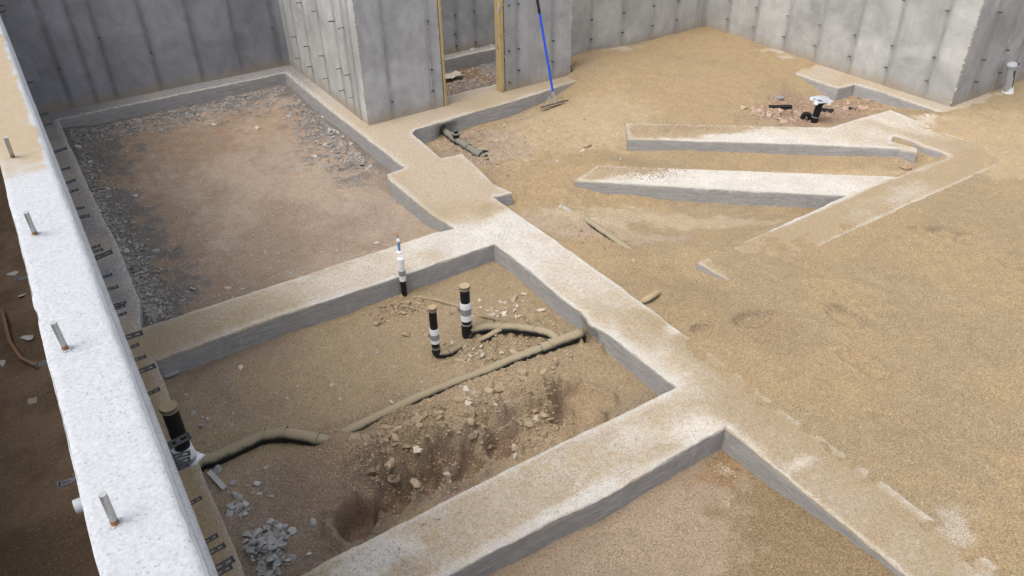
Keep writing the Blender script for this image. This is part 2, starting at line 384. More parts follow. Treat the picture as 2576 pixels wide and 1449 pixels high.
def G(x, y):
    x = np.asarray(x, float); y = np.asarray(y, float)
    n_big = fbm(x, y, 2.2, 4, 1); n_mid = fbm(x, y, 11, 4, 9, .6); n_fine = fbm(x, y, 34, 2, 14)
    z = g_out(x, y) + .010*n_big*sst(5.2, 3.4, y)*sst(4.4, 5.2, x) + .012*n_big + .007*n_mid + .004*n_fine
    # rough crumbly strip by the pipe run and in the far pit
    crumb = np.maximum(sst(1.5, .6, blob(x, y, 4.4, 7.6, .75, .6)), sst(1.35, .6, blob(x, y, 8.6, 5.85, .9, .42, -.2)))
    z = z + crumb*(.045*np.abs(n_mid)+.02*n_fine-.01)
    crumb2 = sst(1.4, .5, blob(x, y, 4.9, 5.55, 1.3, .28, -.72)) + sst(1.4, .5, blob(x, y, 5.1, 7.1, .8, .5))
    z = z + crumb2*(.02*n_mid+.01*n_fine)
    bm_ = sst(3.2, 3.4, y)*sst(4.14, 4.06, y)*sst(4.58, 4.75, x)*sst(9.6, 9.2, x)
    z = z*(1-.85*bm_) + .85*bm_*(.010-.013*sst(4.6, 5.4, x)+.014*sst(8.75, 9.05, x)*sst(4.0, 3.7, y)+.006*n_mid+.003*n_fine)
    ce_ = sst(3.56, 3.64, x+.06*n_mid)*sst(4.6, 4.1, x)*sst(4.2, 3.2, y)*(x > 3.5)
    z = z*(1-.9*ce_) + .9*ce_*(.001+.010*n_mid+.006*n_big+.004*sst(2.6, 1.4, y))
    # rooms inside the footing grid
    nw = -.20 + .03*n_big + .014*n_mid + .004*n_fine + .06*sst(6.5, 5.9, y) + .02*sst(10.2, 11.1, y) + .05*sst(.7, .2, x)
    grv = np.maximum.reduce([sst(1.0, .35, x+.2*n_mid+.2*n_big), sst(10.4, 11.0, y+.4*n_big)*.9, sst(2.6, 3.1, x+.3*n_big)*sst(7.4, 8, y)])
    nw = nw + grv*(.03*np.abs(n_mid)+.012*n_fine)
    mid = -.20 + .02*n_big + .008*n_mid + .003*n_fine
    mx, my = 1.9, 3.9
    # spoil bank along the pipe
    a = np.array(RUN[0][:2]); b_ = np.array(RUN[-1][:2]); ab = b_-a
    t = np.clip(((x-a[0])*ab[0]+(y-a[1])*ab[1])/(ab@ab), 0, 1)
    nx_, ny_ = -ab[1], ab[0]; ln = math.hypot(nx_, ny_)
    sd_ = ((x-a[0])*nx_+(y-a[1])*ny_)/ln            # + side
    dist = np.hypot(x-(a[0]+t*ab[0]), y-(a[1]+t*ab[1]))
    sgn = np.sign(sd_)
    mid = mid + .055*np.exp(-((dist-.16)/.13)**2)*(sd_ > 0)*(1+1.4*n_big) + .02*np.exp(-((dist-.13)/.08)**2)*(sd_ < 0)
    rub = np.maximum.reduce([sst(1.3, .5, blob(x, y, *at(1260, 860, -.2)[:2], .55, .4)), sst(1.2, .4, blob(x, y, *at(1000, 1130, -.2)[:2], .62, .3, .6)), sst(1.2, .4, blob(x, y, *at(1330, 1050, -.2)[:2], .45, .22, .5)), sst(1.2, .5, blob(x, y, *at(1010, 775, -.2)[:2], .3, .2))])
    mid = mid + rub*(.075*np.abs(n_mid)+.035*n_fine-.01)
    bk0 = at(930, 1180, -.2); bk1 = at(1400, 985, -.2); bx, by = bk1[0]-bk0[0], bk1[1]-bk0[1]; bl = math.hypot(bx, by)
    tb = ((x-bk0[0])*bx+(y-bk0[1])*by)/bl/bl; sb = ((x-bk0[0])*-by+(y-bk0[1])*bx)/bl      # + side is behind the holes
    env = sst(-.2, .05, tb)*sst(1.12, .9, tb)
    sb = sb+.12*n_big+.07*n_mid
    mid = mid + env*(.075*sst(.28, .06, np.abs(sb))*(1+1.5*n_mid) - .085*sst(-.02, -.12, sb)*sst(-.55, -.3, sb))
    for cx, cy, ra, rb, rot, dep in PITS:
        bb = blob(x, y, cx, cy, ra, rb, rot, .2, 5)
        mid = mid - dep*sst(1.02, .66, bb) + .035*np.exp(-((bb-1.15)/.2)**2)*np.abs(1+n_mid*2.5)
    # low trough by the near beam on the left
    mid = mid - .05*np.exp(-((y-2.98)/.16)**2)*sst(2.6, 1.0, x)
    s_c = -.205 + .02*n_big + .006*n_mid + .003*n_fine + .11*sst(2.0, 1.15, y)*sst(2.2, 3.2, x) + .04*sst(2.4, 1.7, y)
    room = -.2 + .04*n_big + .02*n_mid
    tr = -.33 + .04*n_big + .02*n_mid + .006*n_fine
    inx = x < 3.5
    z = np.where(inx & (y > 5.6), nw, z)
    z = np.where(inx & (y <= 5.6) & (y > 2.64), mid, z)
    z = np.where(inx & (y <= 2.64), s_c, z)
    z = np.where((x >= 3.5) & (y > 8.7) & (x < 6.68), room, z)
    z = np.where(x < -.1, tr, z)
    for cx, cy, L_, rot, dep in FEET:
        u = ((x-cx)*math.cos(rot)+(y-cy)*math.sin(rot))/L_; v = (-(x-cx)*math.sin(rot)+(y-cy)*math.cos(rot))/(L_*.38+.025)
        q = np.sqrt(u*u+v*v) + .25*vn(x, y, 14, 3)
        dep = dep*1.6; z = z - dep*sst(1.05, .75, q) + dep*.6*np.exp(-((q-1.15)/.13)**2)*(.4+.6*(v > 0))
    return z
def gz(x, y):
    i = int(np.clip(np.searchsorted(gx, x)-1, 0, len(gx)-2)); j = int(np.clip(np.searchsorted(gy, y)-1, 0, len(gy)-2))
    u = (x-gx[i])/(gx[i+1]-gx[i]); v = (y-gy[j])/(gy[j+1]-gy[j]); u = min(max(u, 0), 1); v = min(max(v, 0), 1)
    return float((Z[j, i]*(1-u)+Z[j, i+1]*u)*(1-v)+(Z[j+1, i]*(1-u)+Z[j+1, i+1]*u)*v)
def atg(px, py):
    z = -.1
    for _ in range(14):
        p = at(px, py, z); z = .5*z+.5*gz(p[0], p[1])
    return (p[0], p[1], z)

def axis(segs):
    out = []
    for a, b, s_ in segs: out += list(np.arange(a, b, s_))
    return np.array(out+[segs[-1][1]])
gx = axis([(-2.6, -1.2, .2), (-1.2, -.2, .04), (-.2, .1, .1), (.1, 3.3, .0165), (3.3, 4.8, .022), (4.8, 11.4, .033), (11.4, 16, .3)])
gy = axis([(-6, .6, .3), (.6, 1.2, .04), (1.2, 5.4, .0175), (5.4, 8.8, .026), (8.8, 11.9, .04), (11.9, 14, .4)])
X, Y = np.meshgrid(gx, gy, indexing='xy')
Z = G(X, Y)
nxx, nyy = len(gx), len(gy)
vv = np.stack([X.ravel(), Y.ravel(), Z.ravel()], 1)
ii = np.arange(nxx*nyy).reshape(nyy, nxx)
ff = np.stack([ii[:-1, :-1].ravel(), ii[:-1, 1:].ravel(), ii[1:, 1:].ravel(), ii[1:, :-1].ravel()], 1)
def fast_mesh(name, v, f):
    me = bpy.data.meshes.new(name); k = f.shape[1]
    me.vertices.add(len(v)); me.vertices.foreach_set('co', np.asarray(v, np.float32).ravel())
    me.loops.add(f.size); me.loops.foreach_set('vertex_index', f.astype(np.int32).ravel())
    me.polygons.add(len(f)); me.polygons.foreach_set('loop_start', np.arange(0, f.size, k, dtype=np.int32))
    me.update(calc_edges=True); return me
gm = fast_mesh('ground', vv, ff)
gm.polygons.foreach_set('use_smooth', np.ones(len(ff), bool))
# soil colours
x, y = X, Y
sand = np.array(SAND); clay = np.array((.295, .222, .163)); pinkc = np.array((.36, .282, .217)); dark = np.array((.16, .11, .07))
slatec = np.array((.19, .187, .182)); orange = np.array((.30, .20, .128)); paled = np.array((.46, .375, .265)); brown = np.array((.245, .17, .115))
nb = fbm(x, y, 1.5, 5, 21, .6); nm = fbm(x, y, 7, 4, 31, .65)
def lerp(a, b, t): return a*(1-t[..., None]) + b*t[..., None]
col = np.broadcast_to(sand, x.shape+(3,)).copy()
col = lerp(col, sand*np.array((.88, .84, .78)), sst(.0, .5, fbm(x, y, .9, 4, 44))*.6)
col = lerp(col, sand*np.array((1.08, 1.04, .97)), sst(-.2, .4, nb+.5*sst(6.2, 7.5, x)*sst(6, 7, y)))
grain = np.ones_like(x)*.85
# OUT: pinkish dry clay by the door footing and along the centre beam
k = sst(1.25, .75, blob(x, y, 4.35, 7.6, .75, .62)+.5*nm); col = lerp(col, clay, k*.9); grain = grain*(1-.5*k)
k = sst(1.2, .7, blob(x, y, 4.25, 5.2, .95, .22, -.95)+.4*nm); col = lerp(col, pinkc, k*.55); grain *= 1-.7*k
k = sst(1.2, .7, blob(x, y, 5.0, 4.95, 1.0, .25, -.7)+.6*nm); col = lerp(col, paled, k*.6); grain *= 1-.5*k
k = sst(1.2, .7, blob(x, y, 8.55, 5.85, 1.0, .5, -.25)+.5*nm); col = lerp(col, np.array((.33, .225, .155)), k); grain *= 1-.3*k
k = sst(1.2, .6, blob(x, y, 5.5, 7.3, 1.1, .8)+.5*nm); col = lerp(col, paled, k*.35); grain *= 1-.45*k
k = sst(1.2, .7, blob(x, y, 7.4, 4.45, 1.3, .25, -.6)); col = lerp(col, sand*1.12, k*.7); grain *= 1-.7*k
k = sst(1.2, .7, blob(x, y, 9.3, 3.9, 1.0, .9)+.5*nm); col = lerp(col, sand*1.1, k*.7); grain *= 1-.6*k
for px, py, a in [(1960, 130, .3), (1975, 150, .2), (2400, 1330, .22), (2330, 300, .3), (1560, 130, .3)]:
    p = at(px, py); k = sst(1.2, .3, blob(x, y, p[0], p[1], a, a*.5)+1.0*nm); col = lerp(col, np.array((.60, .52, .42)), k*.7)
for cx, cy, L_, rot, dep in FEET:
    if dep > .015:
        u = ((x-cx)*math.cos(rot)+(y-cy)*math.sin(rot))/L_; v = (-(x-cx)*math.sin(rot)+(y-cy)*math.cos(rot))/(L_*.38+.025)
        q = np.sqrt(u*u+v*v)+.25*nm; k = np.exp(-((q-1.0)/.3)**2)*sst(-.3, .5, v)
        col = lerp(col, clay*.85, k*.6)  # disturbed soil, one rim darkened as painted shade so footprints read
# NW cell
inr = (x < 3.5) & (y > 5.6) & (x > -.1)
c2 = lerp(np.broadcast_to(clay*1.02, col.shape), pinkc*1.02, sst(-.25, .35, nb+.25*(x-1.6)))
k = sst(-.05, .35, nm+.5*nb-.1); c2 = lerp(c2, brown, k*.45*sst(2.6, 1.0, x))
k = np.exp(-((y-9.9)/.7)**2)*sst(-.25, .35, nm+.3*nb+.1*(x-1)); c2 = lerp(c2, orange, k*.8)
k = sst(1.3, .5, blob(x, y, 2.95, 9.0, .3, .9)+.7*nm); c2 = lerp(c2, orange*1.15, k*.5)
kg = np.maximum.reduce([sst(.85, .35, x+.7*nm+.4*nb), sst(10.5, 11.1, y+1.0*nm+.4*nb), sst(2.7, 3.05, x+.8*nm)*sst(7.2, 8.0, y)])
c2 = lerp(c2, slatec*.85, kg*.72)
k = sst(6.5, 5.9, y+.4*nm)*sst(1.2, 2.2, x); c2 = lerp(c2, sand*.98, k*.5)
c2 = lerp(c2, paled*np.array((.95, .88, .85)), sst(.12, .5, nb+nm*.4)*.35*sst(1.0, 2.0, x))
col = np.where(inr[..., None], c2, col); grain = np.where(inr, .35+.5*kg, grain)
# MID cell
inr = (x < 3.5) & (y <= 5.6) & (y > 2.64) & (x > -.1)
c2 = lerp(np.broadcast_to(sand*.98, col.shape), clay*1.1, sst(-.2, .5, nb*.8+.45*sst(4.6, 3.2, y)+.4*sst(1.6, .4, x)-.25))
hol = np.zeros_like(x)
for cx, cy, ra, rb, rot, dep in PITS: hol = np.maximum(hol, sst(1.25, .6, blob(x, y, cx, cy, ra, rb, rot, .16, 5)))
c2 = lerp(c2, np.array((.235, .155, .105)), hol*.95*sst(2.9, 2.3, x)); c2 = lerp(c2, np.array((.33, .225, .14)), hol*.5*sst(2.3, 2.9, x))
k = sst(1.25, .7, blob(x, y, *at(900, 1170, -.2)[:2], .75, .42, .5)+.5*nm); c2 = lerp(c2, brown*1.1, k*.55)
col = np.where(inr[..., None], c2, col); grain = np.where(inr, np.clip(.75-.5*hol+.2*sst(2, 3, x), .15, 1), grain)
# S cell : pinkish dirt left, grainy tan right
inr = (x < 3.5) & (y <= 2.64) & (x > -.1)
sp = at(1790, 1449, -.2); tp = at(1840, 1220, -.2)
dx = tp[0]-sp[0]; dy = tp[1]-sp[1]
side_ = ((x-sp[0])*dy-(y-sp[1])*dx)/math.hypot(dx, dy)
k = sst(-.14, .2, side_+.35*nm)
c2 = lerp(np.broadcast_to(np.array((.35, .265, .182)), col.shape), sand*np.array((.84, .80, .74)), k)
c2 = lerp(c2, np.array((.30, .185, .09)), sst(1.1, .5, blob(x, y, 3.13, 2.22, .28, .16))*.7)
col = np.where(inr[..., None], c2, col); grain = np.where(inr, .3+.8*k, grain)
inr = (x >= 3.5) & (y > 8.7) & (x < 6.68)
c2 = lerp(np.broadcast_to(brown*.95, col.shape), np.array((.25, .235, .22)), sst(-.05, .3, nb+.8*nm+.5*sst(9.6, 10.3, y)))
col = np.where(inr[..., None], c2, col)
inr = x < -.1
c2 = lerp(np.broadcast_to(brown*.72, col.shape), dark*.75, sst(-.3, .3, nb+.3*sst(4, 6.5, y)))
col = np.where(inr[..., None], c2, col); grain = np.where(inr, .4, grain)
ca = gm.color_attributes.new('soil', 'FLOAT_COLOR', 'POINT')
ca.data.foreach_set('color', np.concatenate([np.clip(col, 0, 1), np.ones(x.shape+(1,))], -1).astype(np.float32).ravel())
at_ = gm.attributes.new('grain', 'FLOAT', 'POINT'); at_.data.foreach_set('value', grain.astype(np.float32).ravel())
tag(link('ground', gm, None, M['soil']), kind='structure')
# the natural grade round the excavation, out to the horizon
mb = MB(); o_ = [(-1.7, -6.3), (16.3, -6.3), (16.3, 14.3), (-1.7, 14.3)]; far = [(-300, -300), (300, -300), (300, 300), (-300, 300)]
mb.add([(a, b, 2.15) for a, b in o_]+[(a, b, 2.15) for a, b in far]+[(a, b, -.6) for a, b in o_], [(0, 1, 5, 4), (1, 2, 6, 5), (2, 3, 7, 6), (3, 0, 4, 7), (8, 9, 1, 0), (9, 10, 2, 1), (10, 11, 3, 2), (11, 8, 0, 3)])
def m_grade():
    n = N('excavated_earth'); a = n.noise(2, 6, .65); b = n.noise(25, 5, .7)
    return n.done(n.mix(a, (.20, .13, .085), (.33, .235, .15)), n.bump(b, .05, .8))
M['grade'] = m_grade()
tag(mb.obj('terrain', M['grade']), kind='structure')

# ------------------------------------------------------------------ footings
def resample(loop, step, amp, seed, closed=True):
    out = []
    n = len(loop)
    for i in range(n):
        a = np.array(loop[i][:2]); b = np.array(loop[(i+1) % n][:2]); d = b-a; L_ = np.linalg.norm(d)
        if L_ < 1e-6: continue
        k = max(1, int(L_/step)); nrm = np.array([d[1], -d[0]])/L_
        for j in range(k):
            p = a+d*j/k
            am = amp*min(1, L_/.3)*(1.0 if j else .4)
            q = p + nrm*(am*2*float(fbm(p[0], p[1], 3.3, 4, seed, .65)) + (.005*float(vn(p[0], p[1], 28, seed+3)) if j else 0))
            out.append(q)
    return out
def inside(P_, loop):
    x0, y0 = P_; c = False; j = len(loop)-1
    for i in range(len(loop)):
        xi, yi = loop[i]; xj, yj = loop[j]
        if (yi > y0) != (yj > y0) and x0 < (xj-xi)*(y0-yi)/(yj-yi)+xi: c = not c
        j = i
    return c
def inside_np(px, py, loop):
    c = np.zeros(len(px), bool); j = len(loop)-1
    for i in range(len(loop)):
        xi, yi = loop[i]; xj, yj = loop[j]
        m = ((yi > py) != (yj > py)) & (px < (xj-xi)*(py-yi)/(yj-yi+1e-12)+xi); c ^= m; j = i
    return c
def near_d(ax, ay, ref):
    out = np.empty(len(ax))
    for k in range(0, len(ax), 800):
        out[k:k+800] = np.sqrt(((ref[None, :, 0]-ax[k:k+800, None])**2+(ref[None, :, 1]-ay[k:k+800, None])**2).min(1))
    return out
UNDER = [(3.2, 3.86, .09, .11, .05), (*at(1118, 316, -.1)[:2], .12, .2, .05)]
def footing(root, loops, mat, dustf, parts, step=.022, grid=.07, depth=.34, amp=.006, holes=None, seed=50, lip=.0055):
    """top sheet by constrained triangulation, ragged sides; faces dealt out to parts by place"""
    L_ = [resample(l, step, amp, seed) for l in loops]
    ins = []                                     # inset rings
    for ring in L_:
        n = len(ring); rr = []
        ar = sum(ring[i][0]*ring[(i+1) % n][1]-ring[(i+1) % n][0]*ring[i][1] for i in range(n))
        for i in range(n):
            a = ring[i-1]; b = ring[(i+1) % n]; d = b-a; ln = np.linalg.norm(d)+1e-9
            nn = np.array([-d[1], d[0]])/ln      # left of travel = interior for a ccw outer ring
            sg = 1 if ar > 0 else -1
            if ring is not L_[0]: sg = -sg
            wv = lip*(1.0+1.6*abs(float(vn(ring[i][0], ring[i][1], 9, 3)))*2)
            rr.append(ring[i]+nn*sg*wv)
        ins.append(rr)
    pts = []; edges = []
    for rr in ins:
        s0 = len(pts); pts += [Vector((p[0], p[1])) for p in rr]
        edges += [(s0+i, s0+(i+1) % len(rr)) for i in range(len(rr))]
    lo = np.min(np.array(L_[0]), 0); hi = np.max(np.array(L_[0]), 0)
    ax, ay = np.meshgrid(np.arange(lo[0], hi[0], grid), np.arange(lo[1], hi[1], grid)); ax = ax.ravel(); ay = ay.ravel()
    m = inside_np(ax, ay, ins[0])
    for rr in ins[1:]: m &= ~inside_np(ax, ay, rr)
    ax, ay = ax[m], ay[m]
    allr = np.concatenate([np.array(r_) for r_ in ins])
    keep = [i for i, q_ in enumerate(near_d(ax, ay, allr)) if q_ > grid*.4]
    pts += [Vector((ax[i], ay[i])) for i in keep]
    vo, eo, fo, *_ = delaunay_2d_cdt(pts, edges, [], 0, 1e-6)
    V2 = np.array([(v_[0], v_[1]) for v_ in vo]); F = np.array([f_ for f_ in fo if len(f_) == 3])
    ce = V2[F].mean(1); m = inside_np(ce[:, 0], ce[:, 1], ins[0])
    for rr in ins[1:]: m &= ~inside_np(ce[:, 0], ce[:, 1], rr)
    F = F[m]
    zt = .005*fbm(V2[:, 0], V2[:, 1], 3, 4, 60) + .003*fbm(V2[:, 0], V2[:, 1], 20, 2, 61)
    dd = near_d(V2[:, 0], V2[:, 1], allr)
    verts = [(V2[i, 0], V2[i, 1], zt[i]) for i in range(len(V2))]
    topf = [1.0]*len(verts); edgef = list(np.exp(-(dd/.012)**2)*(1-.85*sst(.55, .8, dustf(V2[:, 0], V2[:, 1])))); dustv = list(dustf(V2[:, 0], V2[:, 1]) * (1-.5*np.exp(-(dd/.02)**2)))
    faces = [tuple(f_) for f_ in F]
    fc = [tuple(c_) for c_ in V2[F].mean(1)]
    key = {}
    for i in range(len(V2)): key[(round(V2[i, 0], 4), round(V2[i, 1], 4))] = i
    rows = [0.0, .03, .07, .12, .18, .25, depth]
    for ring, rr in zip(L_, ins):
        n = len(ring); base = len(verts)
        for i in range(n):
            p = ring[i]; q = rr[i]
            d_ = p-q; d_ = d_/(np.linalg.norm(d_)+1e-9)
            t_i = key.get((round(q[0], 4), round(q[1], 4)))
            z0 = zt[t_i] if t_i is not None else 0
            verts.append((q[0], q[1], z0-.0002)); topf.append(.9); eg = 1-.85*float(sst(.55, .8, dustf(q[0], q[1]))); edgef.append(eg); dustv.append(.3 if eg > .5 else .8)
            for k, h in enumerate(rows):
                out = (.004*float(vn(p[0]*3+p[1]*3, h*60, 1.2, 8)) + .005*float(vn(p[0]+p[1], h, 14, 4))) if h else 0
                for ux, uy, ur, ud, uh in UNDER:
                    if h > uh: out -= ud*math.exp(-((p[0]-ux)**2+(p[1]-uy)**2)/ur**2)*min(1, (h-uh)/.06)
                zz = -(h if h else .005+.006*abs(float(vn(p[0], p[1], 12, 6)))*2+.05*max(0, float(vn(p[0], p[1], 5, 16))-.32))
                verts.append((p[0]+d_[0]*out, p[1]+d_[1]*out, zz)); topf.append(.35 if k == 0 else 0); edgef.append(.7*eg if k == 0 else (.12 if k == 1 else 0)); dustv.append((.12 if eg > .5 else .6) if k == 0 else -.9)
        m_ = len(rows)+1
        for i in range(n):
            a = base+i*m_; b = base+((i+1) % n)*m_
            for k in range(m_-1):
                q4 = (a+k, a+k+1, b+k+1, b+k)
                faces.append(q4); fc.append(tuple((ring[i]+ring[(i+1) % n])/2))
    verts = np.array(verts)
    groups = {}
    for f_, c_ in zip(faces, fc):
        for pi, (pn, test, _) in enumerate(parts):
            if test(c_[0], c_[1]): groups.setdefault(pi, []).append(f_); break
    for pi, fl in groups.items():
        used = sorted({i for f_ in fl for i in f_}); mp = {u_: k for k, u_ in enumerate(used)}
        me = bpy.data.meshes.new(parts[pi][0])
        me.from_pydata([tuple(verts[u_]) for u_ in used], [], [tuple(mp[i] for i in f_) for f_ in fl])
        vx_, vy_ = verts[:, 0], verts[:, 1]; nn_ = fbm(vx_, vy_, 3, 3, 91)
        pinkv = np.maximum(sst(5.75, 6.3, vy_+.3*nn_)*(vx_ > 2.8)*(vx_ < 4.3), sst(7.9, 8.2, vy_)*(vx_ < 7))*sst(11, 9.5, vy_) + (vx_ > 9.2)
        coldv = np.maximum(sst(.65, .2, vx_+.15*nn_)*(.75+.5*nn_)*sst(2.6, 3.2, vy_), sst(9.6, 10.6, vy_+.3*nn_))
        for nm_, ar_ in (('top', topf), ('edge', edgef), ('dust', dustv), ('pink', pinkv), ('cold', coldv)):
            a_ = me.attributes.new(nm_, 'FLOAT', 'POINT'); a_.data.foreach_set('value', np.array([ar_[u_] for u_ in used], np.float32))
        bm = bmesh.new(); bm.from_mesh(me); bmesh.ops.recalc_face_normals(bm, faces=bm.faces)
        # make top faces look up
        up = [f_ for f_ in bm.faces if abs(f_.normal.z) > .9 and f_.calc_center_median().z > -.01]
        if up and sum(f_.normal.z for f_ in up) < 0: bmesh.ops.reverse_faces(bm, faces=bm.faces)
        bm.to_mesh(me); bm.free()
        o = link(parts[pi][0], me, root, parts[pi][2] or mat, smooth=True)
        try: me.set_sharp_from_angle(angle=R(32))
        except Exception: pass
    return L_

def dust_a(x, y):
    return dust_a0(x, y)
def dust_a0(x, y):
    x = np.asarray(x); y = np.asarray(y); n_ = fbm(x, y, 2.0, 4, 77)
    d = .6+.4*n_
    def B(px, py, a, b, rot, val, cur):
        p = at(px, py); k = sst(1.25, .55, blob(x, y, p[0], p[1], a, b, rot, .2, 7)); return cur*(1-k)+val*k
    d = B(700, 790, 1.1, .3, 0, .78, d); d = B(480, 840, .7, .35, 0, .85, d); d = B(900, 690, .6, .3, 0, .45, d)
    d = B(1180, 600, .42, .3, .6, .05, d); d = B(1290, 570, .35, .3, .5, .0, d); d = B(1330, 640, .3, .3, 0, .15, d); d = B(1100, 600, .4, .14, 0, .12, d)
    d = B(1250, 520, .28, .16, 0, .95, d); d = B(1130, 450, .5, .4, .3, .5, d)
    d = B(1000, 345, .4, .6, .3, .42, d); d = B(1450, 690, .3, .4, 0, .42, d)
    d = B(1500, 780, .3, .2, 0, .7, d); d = B(1620, 830, .2, .3, 0, .85, d); d = B(1690, 830, .1, .07, .2, -.1, d)
    d = B(1830, 960, .25, .6, 0, .8, d); d = B(1750, 1080, .22, .12, 0, .25, d); d = B(2000, 1130, .3, .8, 0, .97, d); d = B(2150, 1300, .3, .5, 0, .9, d); d = B(2300, 1400, .3, .4, 0, .95, d)
    d = B(1500, 1130, .7, .22, 0, .72, d); d = B(1200, 1300, .6, .25, 0, .72, d); d = B(1420, 1290, .5, .06, .05, .0, d); d = B(950, 1400, .25, .12, 0, -.05, d); d = B(1600, 1100, .2, .1, 0, .5, d)
    d = B(2010, 1165, .12, .05, 0, .4, d)
    d = np.where(x > 3.5, d+.5*sst(3.5, 3.7, x)*sst(4.2, 3.2, y), d); d = d+.6*sst(.3, .15, x)*sst(5.6, 5.2, y)
    nn_ = fbm(x, y, 4, 3, 45)
    far_ = np.maximum(sst(.42, .28, x)*sst(5.8, 6.4, y), sst(8.6, 9.6, y)); d = d*(1-far_)+far_*(-.05+.9*nn_)
    k = (y > 10.9)*1.0; d = d-.25*k
    return d
root = empty('footing_grid', (3.5, 5.6, 0))
tag(root, 'dusty pale concrete footing grid with one long centre beam and two cross beams', 'footing')
MI = [(3.22, 5.33), (3.24, 4.76), (3.22, 4.28), (3.235, 4.02), (3.22, 3.91), (3.19, 3.84), (3.23, 3.66), (3.235, 3.26), (3.25, 2.88)]
outer = [(-.36, -1.6), (3.68, -1.6), (3.7, .6), (3.71, 1.5), (3.70, 2.2), (3.72, 2.5), (3.73, 3.2), (3.745, 4.2), (3.73, 5.2), (3.72, 5.8), (3.72, 6.13), (3.93, 6.10), (3.88, 6.4), (3.95, 6.9), (3.98, 7.24), (3.73, 7.29), (3.78, 8.12), (3.87, 8.2), (5.2, 8.27), (6.75, 8.42), (6.75, 8.97), (3.8, 8.97), (3.8, 10.33), (6.9, 10.33), (6.9, 10.9), (3.95, 10.9), (3.95, 11.9), (-.36, 11.9)]
hNW = [(.2, 11.2), (.2, 8.85), (.23, 7.4), (.21, 6.3), (.14, 5.86), (1.5, 5.85), (2.85, 5.84), (3.05, 5.8), (3.0, 6.2), (2.99, 7.15), (3.03, 7.27), (3.26, 7.3), (3.255, 8.06), (3.24, 9.6), (3.25, 11.2)]
qn = at(475, 1165, -.1)
hM = [(.14, 5.36), (.14, 4.8), (.145, qn[1]+.17), (.02, qn[1]+.15), (.01, qn[1]-.12), (.14, qn[1]-.15), (.14, 2.91), (1.3, 2.92), (2.2, 2.905)]+MI[::-1]+[(2.3, 5.34), (1.2, 5.37)]
hS = [(.12, 2.43), (.12, -1.2), (3.2, -1.2), (3.22, 1.24), (3.23, 1.8), (3.24, 2.39), (2.3, 2.38), (1.3, 2.44)]
FP = FK = None
parts = [('wall_footing', lambda x, y: x < .36, FK), ('wall_footing', lambda x, y: y > 11.0 and x < 3.95, FK), ('wall_footing', lambda x, y: y > 9.4, FK),
         ('wall_footing', lambda x, y: y > 8.05, FP), ('cross_beam', lambda x, y: x < 3.15 and 5.2 < y < 5.9, None), ('cross_beam', lambda x, y: x < 3.2 and 2.2 < y < 3.1, None),
         ('pad', lambda x, y: 5.78 < y < 7.35, FP), ('rear_beam', lambda x, y: y >= 7.3, FP), ('centre_beam', lambda x, y: True, None)]
# wall footing materials near the bright end share the light concrete
footing(root, [outer, hNW, hM, hS], M['foot'], dust_a, parts)
for o in root.children: o.matrix_parent_inverse = Matrix.Translation((-3.5, -5.6, 0))

def dust_b(x, y):
    x = np.asarray(x); y = np.asarray(y); n_ = fbm(x, y, 2.0, 4, 78); d = .1+.2*n_
    nf = fbm(x, y, 9, 3, 88)
    c1 = .65*(x-5.82)+.76*(y-6.46); s1 = (x-5.82)-(y-6.46); st1 = c1 > -.12
    c2 = .67*(x-4.64)+.745*(y-5.95); s2 = (x-4.64)-(y-5.95)
    d = np.where(st1, d+1.1*sst(.4, -.4, s1-(.55+4.2*np.clip(c1, 0, .5))+.7*n_+.5*nf), d+1.1*sst(.4, -.4, s2-(.1+3.2*np.clip(c2, 0, .5))+.5*n_+.4*nf))
    d = d+.42*sst(6.8, 8.2, x)+.22*sst(5.0, 4.2, y)*sst(6.5, 7.6, x)
    d = d-.45*sst(1.2, .5, blob(x, y, 8.95, 4.9, .35, .6, 0)) 
    d = np.where(y < 4.02, 1.15+.5*n_+.3*sst(6.5, 5, x), d)
    d = d-.3*sst(1.2, .6, blob(x, y, 6.9, 3.75, .8, .2, 0))+.3*sst(8.3, 8.9, x)
    return d
rb = empty('bay_footing', (7.5, 4.5, 0))
tag(rb, 'two angled concrete bay strips joining a sand covered beam on the right', 'footing')
near1 = [(5.82, 6.46), (6.6, 5.82), (7.43, 5.14), (8.2, 4.44), (8.26, 4.26)]
notch = [(8.36, 4.33), (8.30, 4.62), (8.46, 4.70), (8.50, 4.5), (8.46, 4.3), (8.50, 4.12), (8.45, 3.99)]
outerB = near1+notch+[(7.54, 4.02), (5.07, 6.1), (4.64, 5.95), (5.7, 4.98), (6.73, 4.06), (5.5, 4.02), (4.56, 4.01), (4.585, 3.57), (6.7, 3.57), (9.0, 3.56), (9.03, 4.4), (9.15, 5.22), (8.05, 5.30), (6.12, 6.84)]
partsB = [('bay_strip', lambda x, y: y > 4.03 and (x-4.64)*.88+(y-5.95) < .75 and x < 7.7, None), ('straight_beam', lambda x, y: y <= 4.03, None),
          ('bay_strip', lambda x, y: x < 8.32 and y > 4.03, None), ('straight_beam', lambda x, y: True, None)]
footing(rb, [outerB[::1]], M['foot'], dust_b, partsB, seed=52)
for o in rb.children: o.matrix_parent_inverse = Matrix.Translation((-7.5, -4.5, 0))
rc = empty('wall_footing', (9.6, 6, 0))
tag(rc, 'stepped concrete wall footing with a wide pad along the foot of the right wall', 'footing')
outC = [(9.27, 7.1), (9.24, 6.9), (9.25, 6.1), (9.56, 6.06), (9.62, 5.65), (9.58, 5.13), (9.6, 4.62), (10.2, 4.55), (11.6, 4.6), (11.6, 4.95), (9.98, 4.95), (9.98, 7.1)]
footing(rc, [outC], M['foot'], lambda x, y: .42+.5*fbm(x, y, 3, 4, 79), [('footing_slab', lambda x, y: True, None)], seed=53, amp=.012)
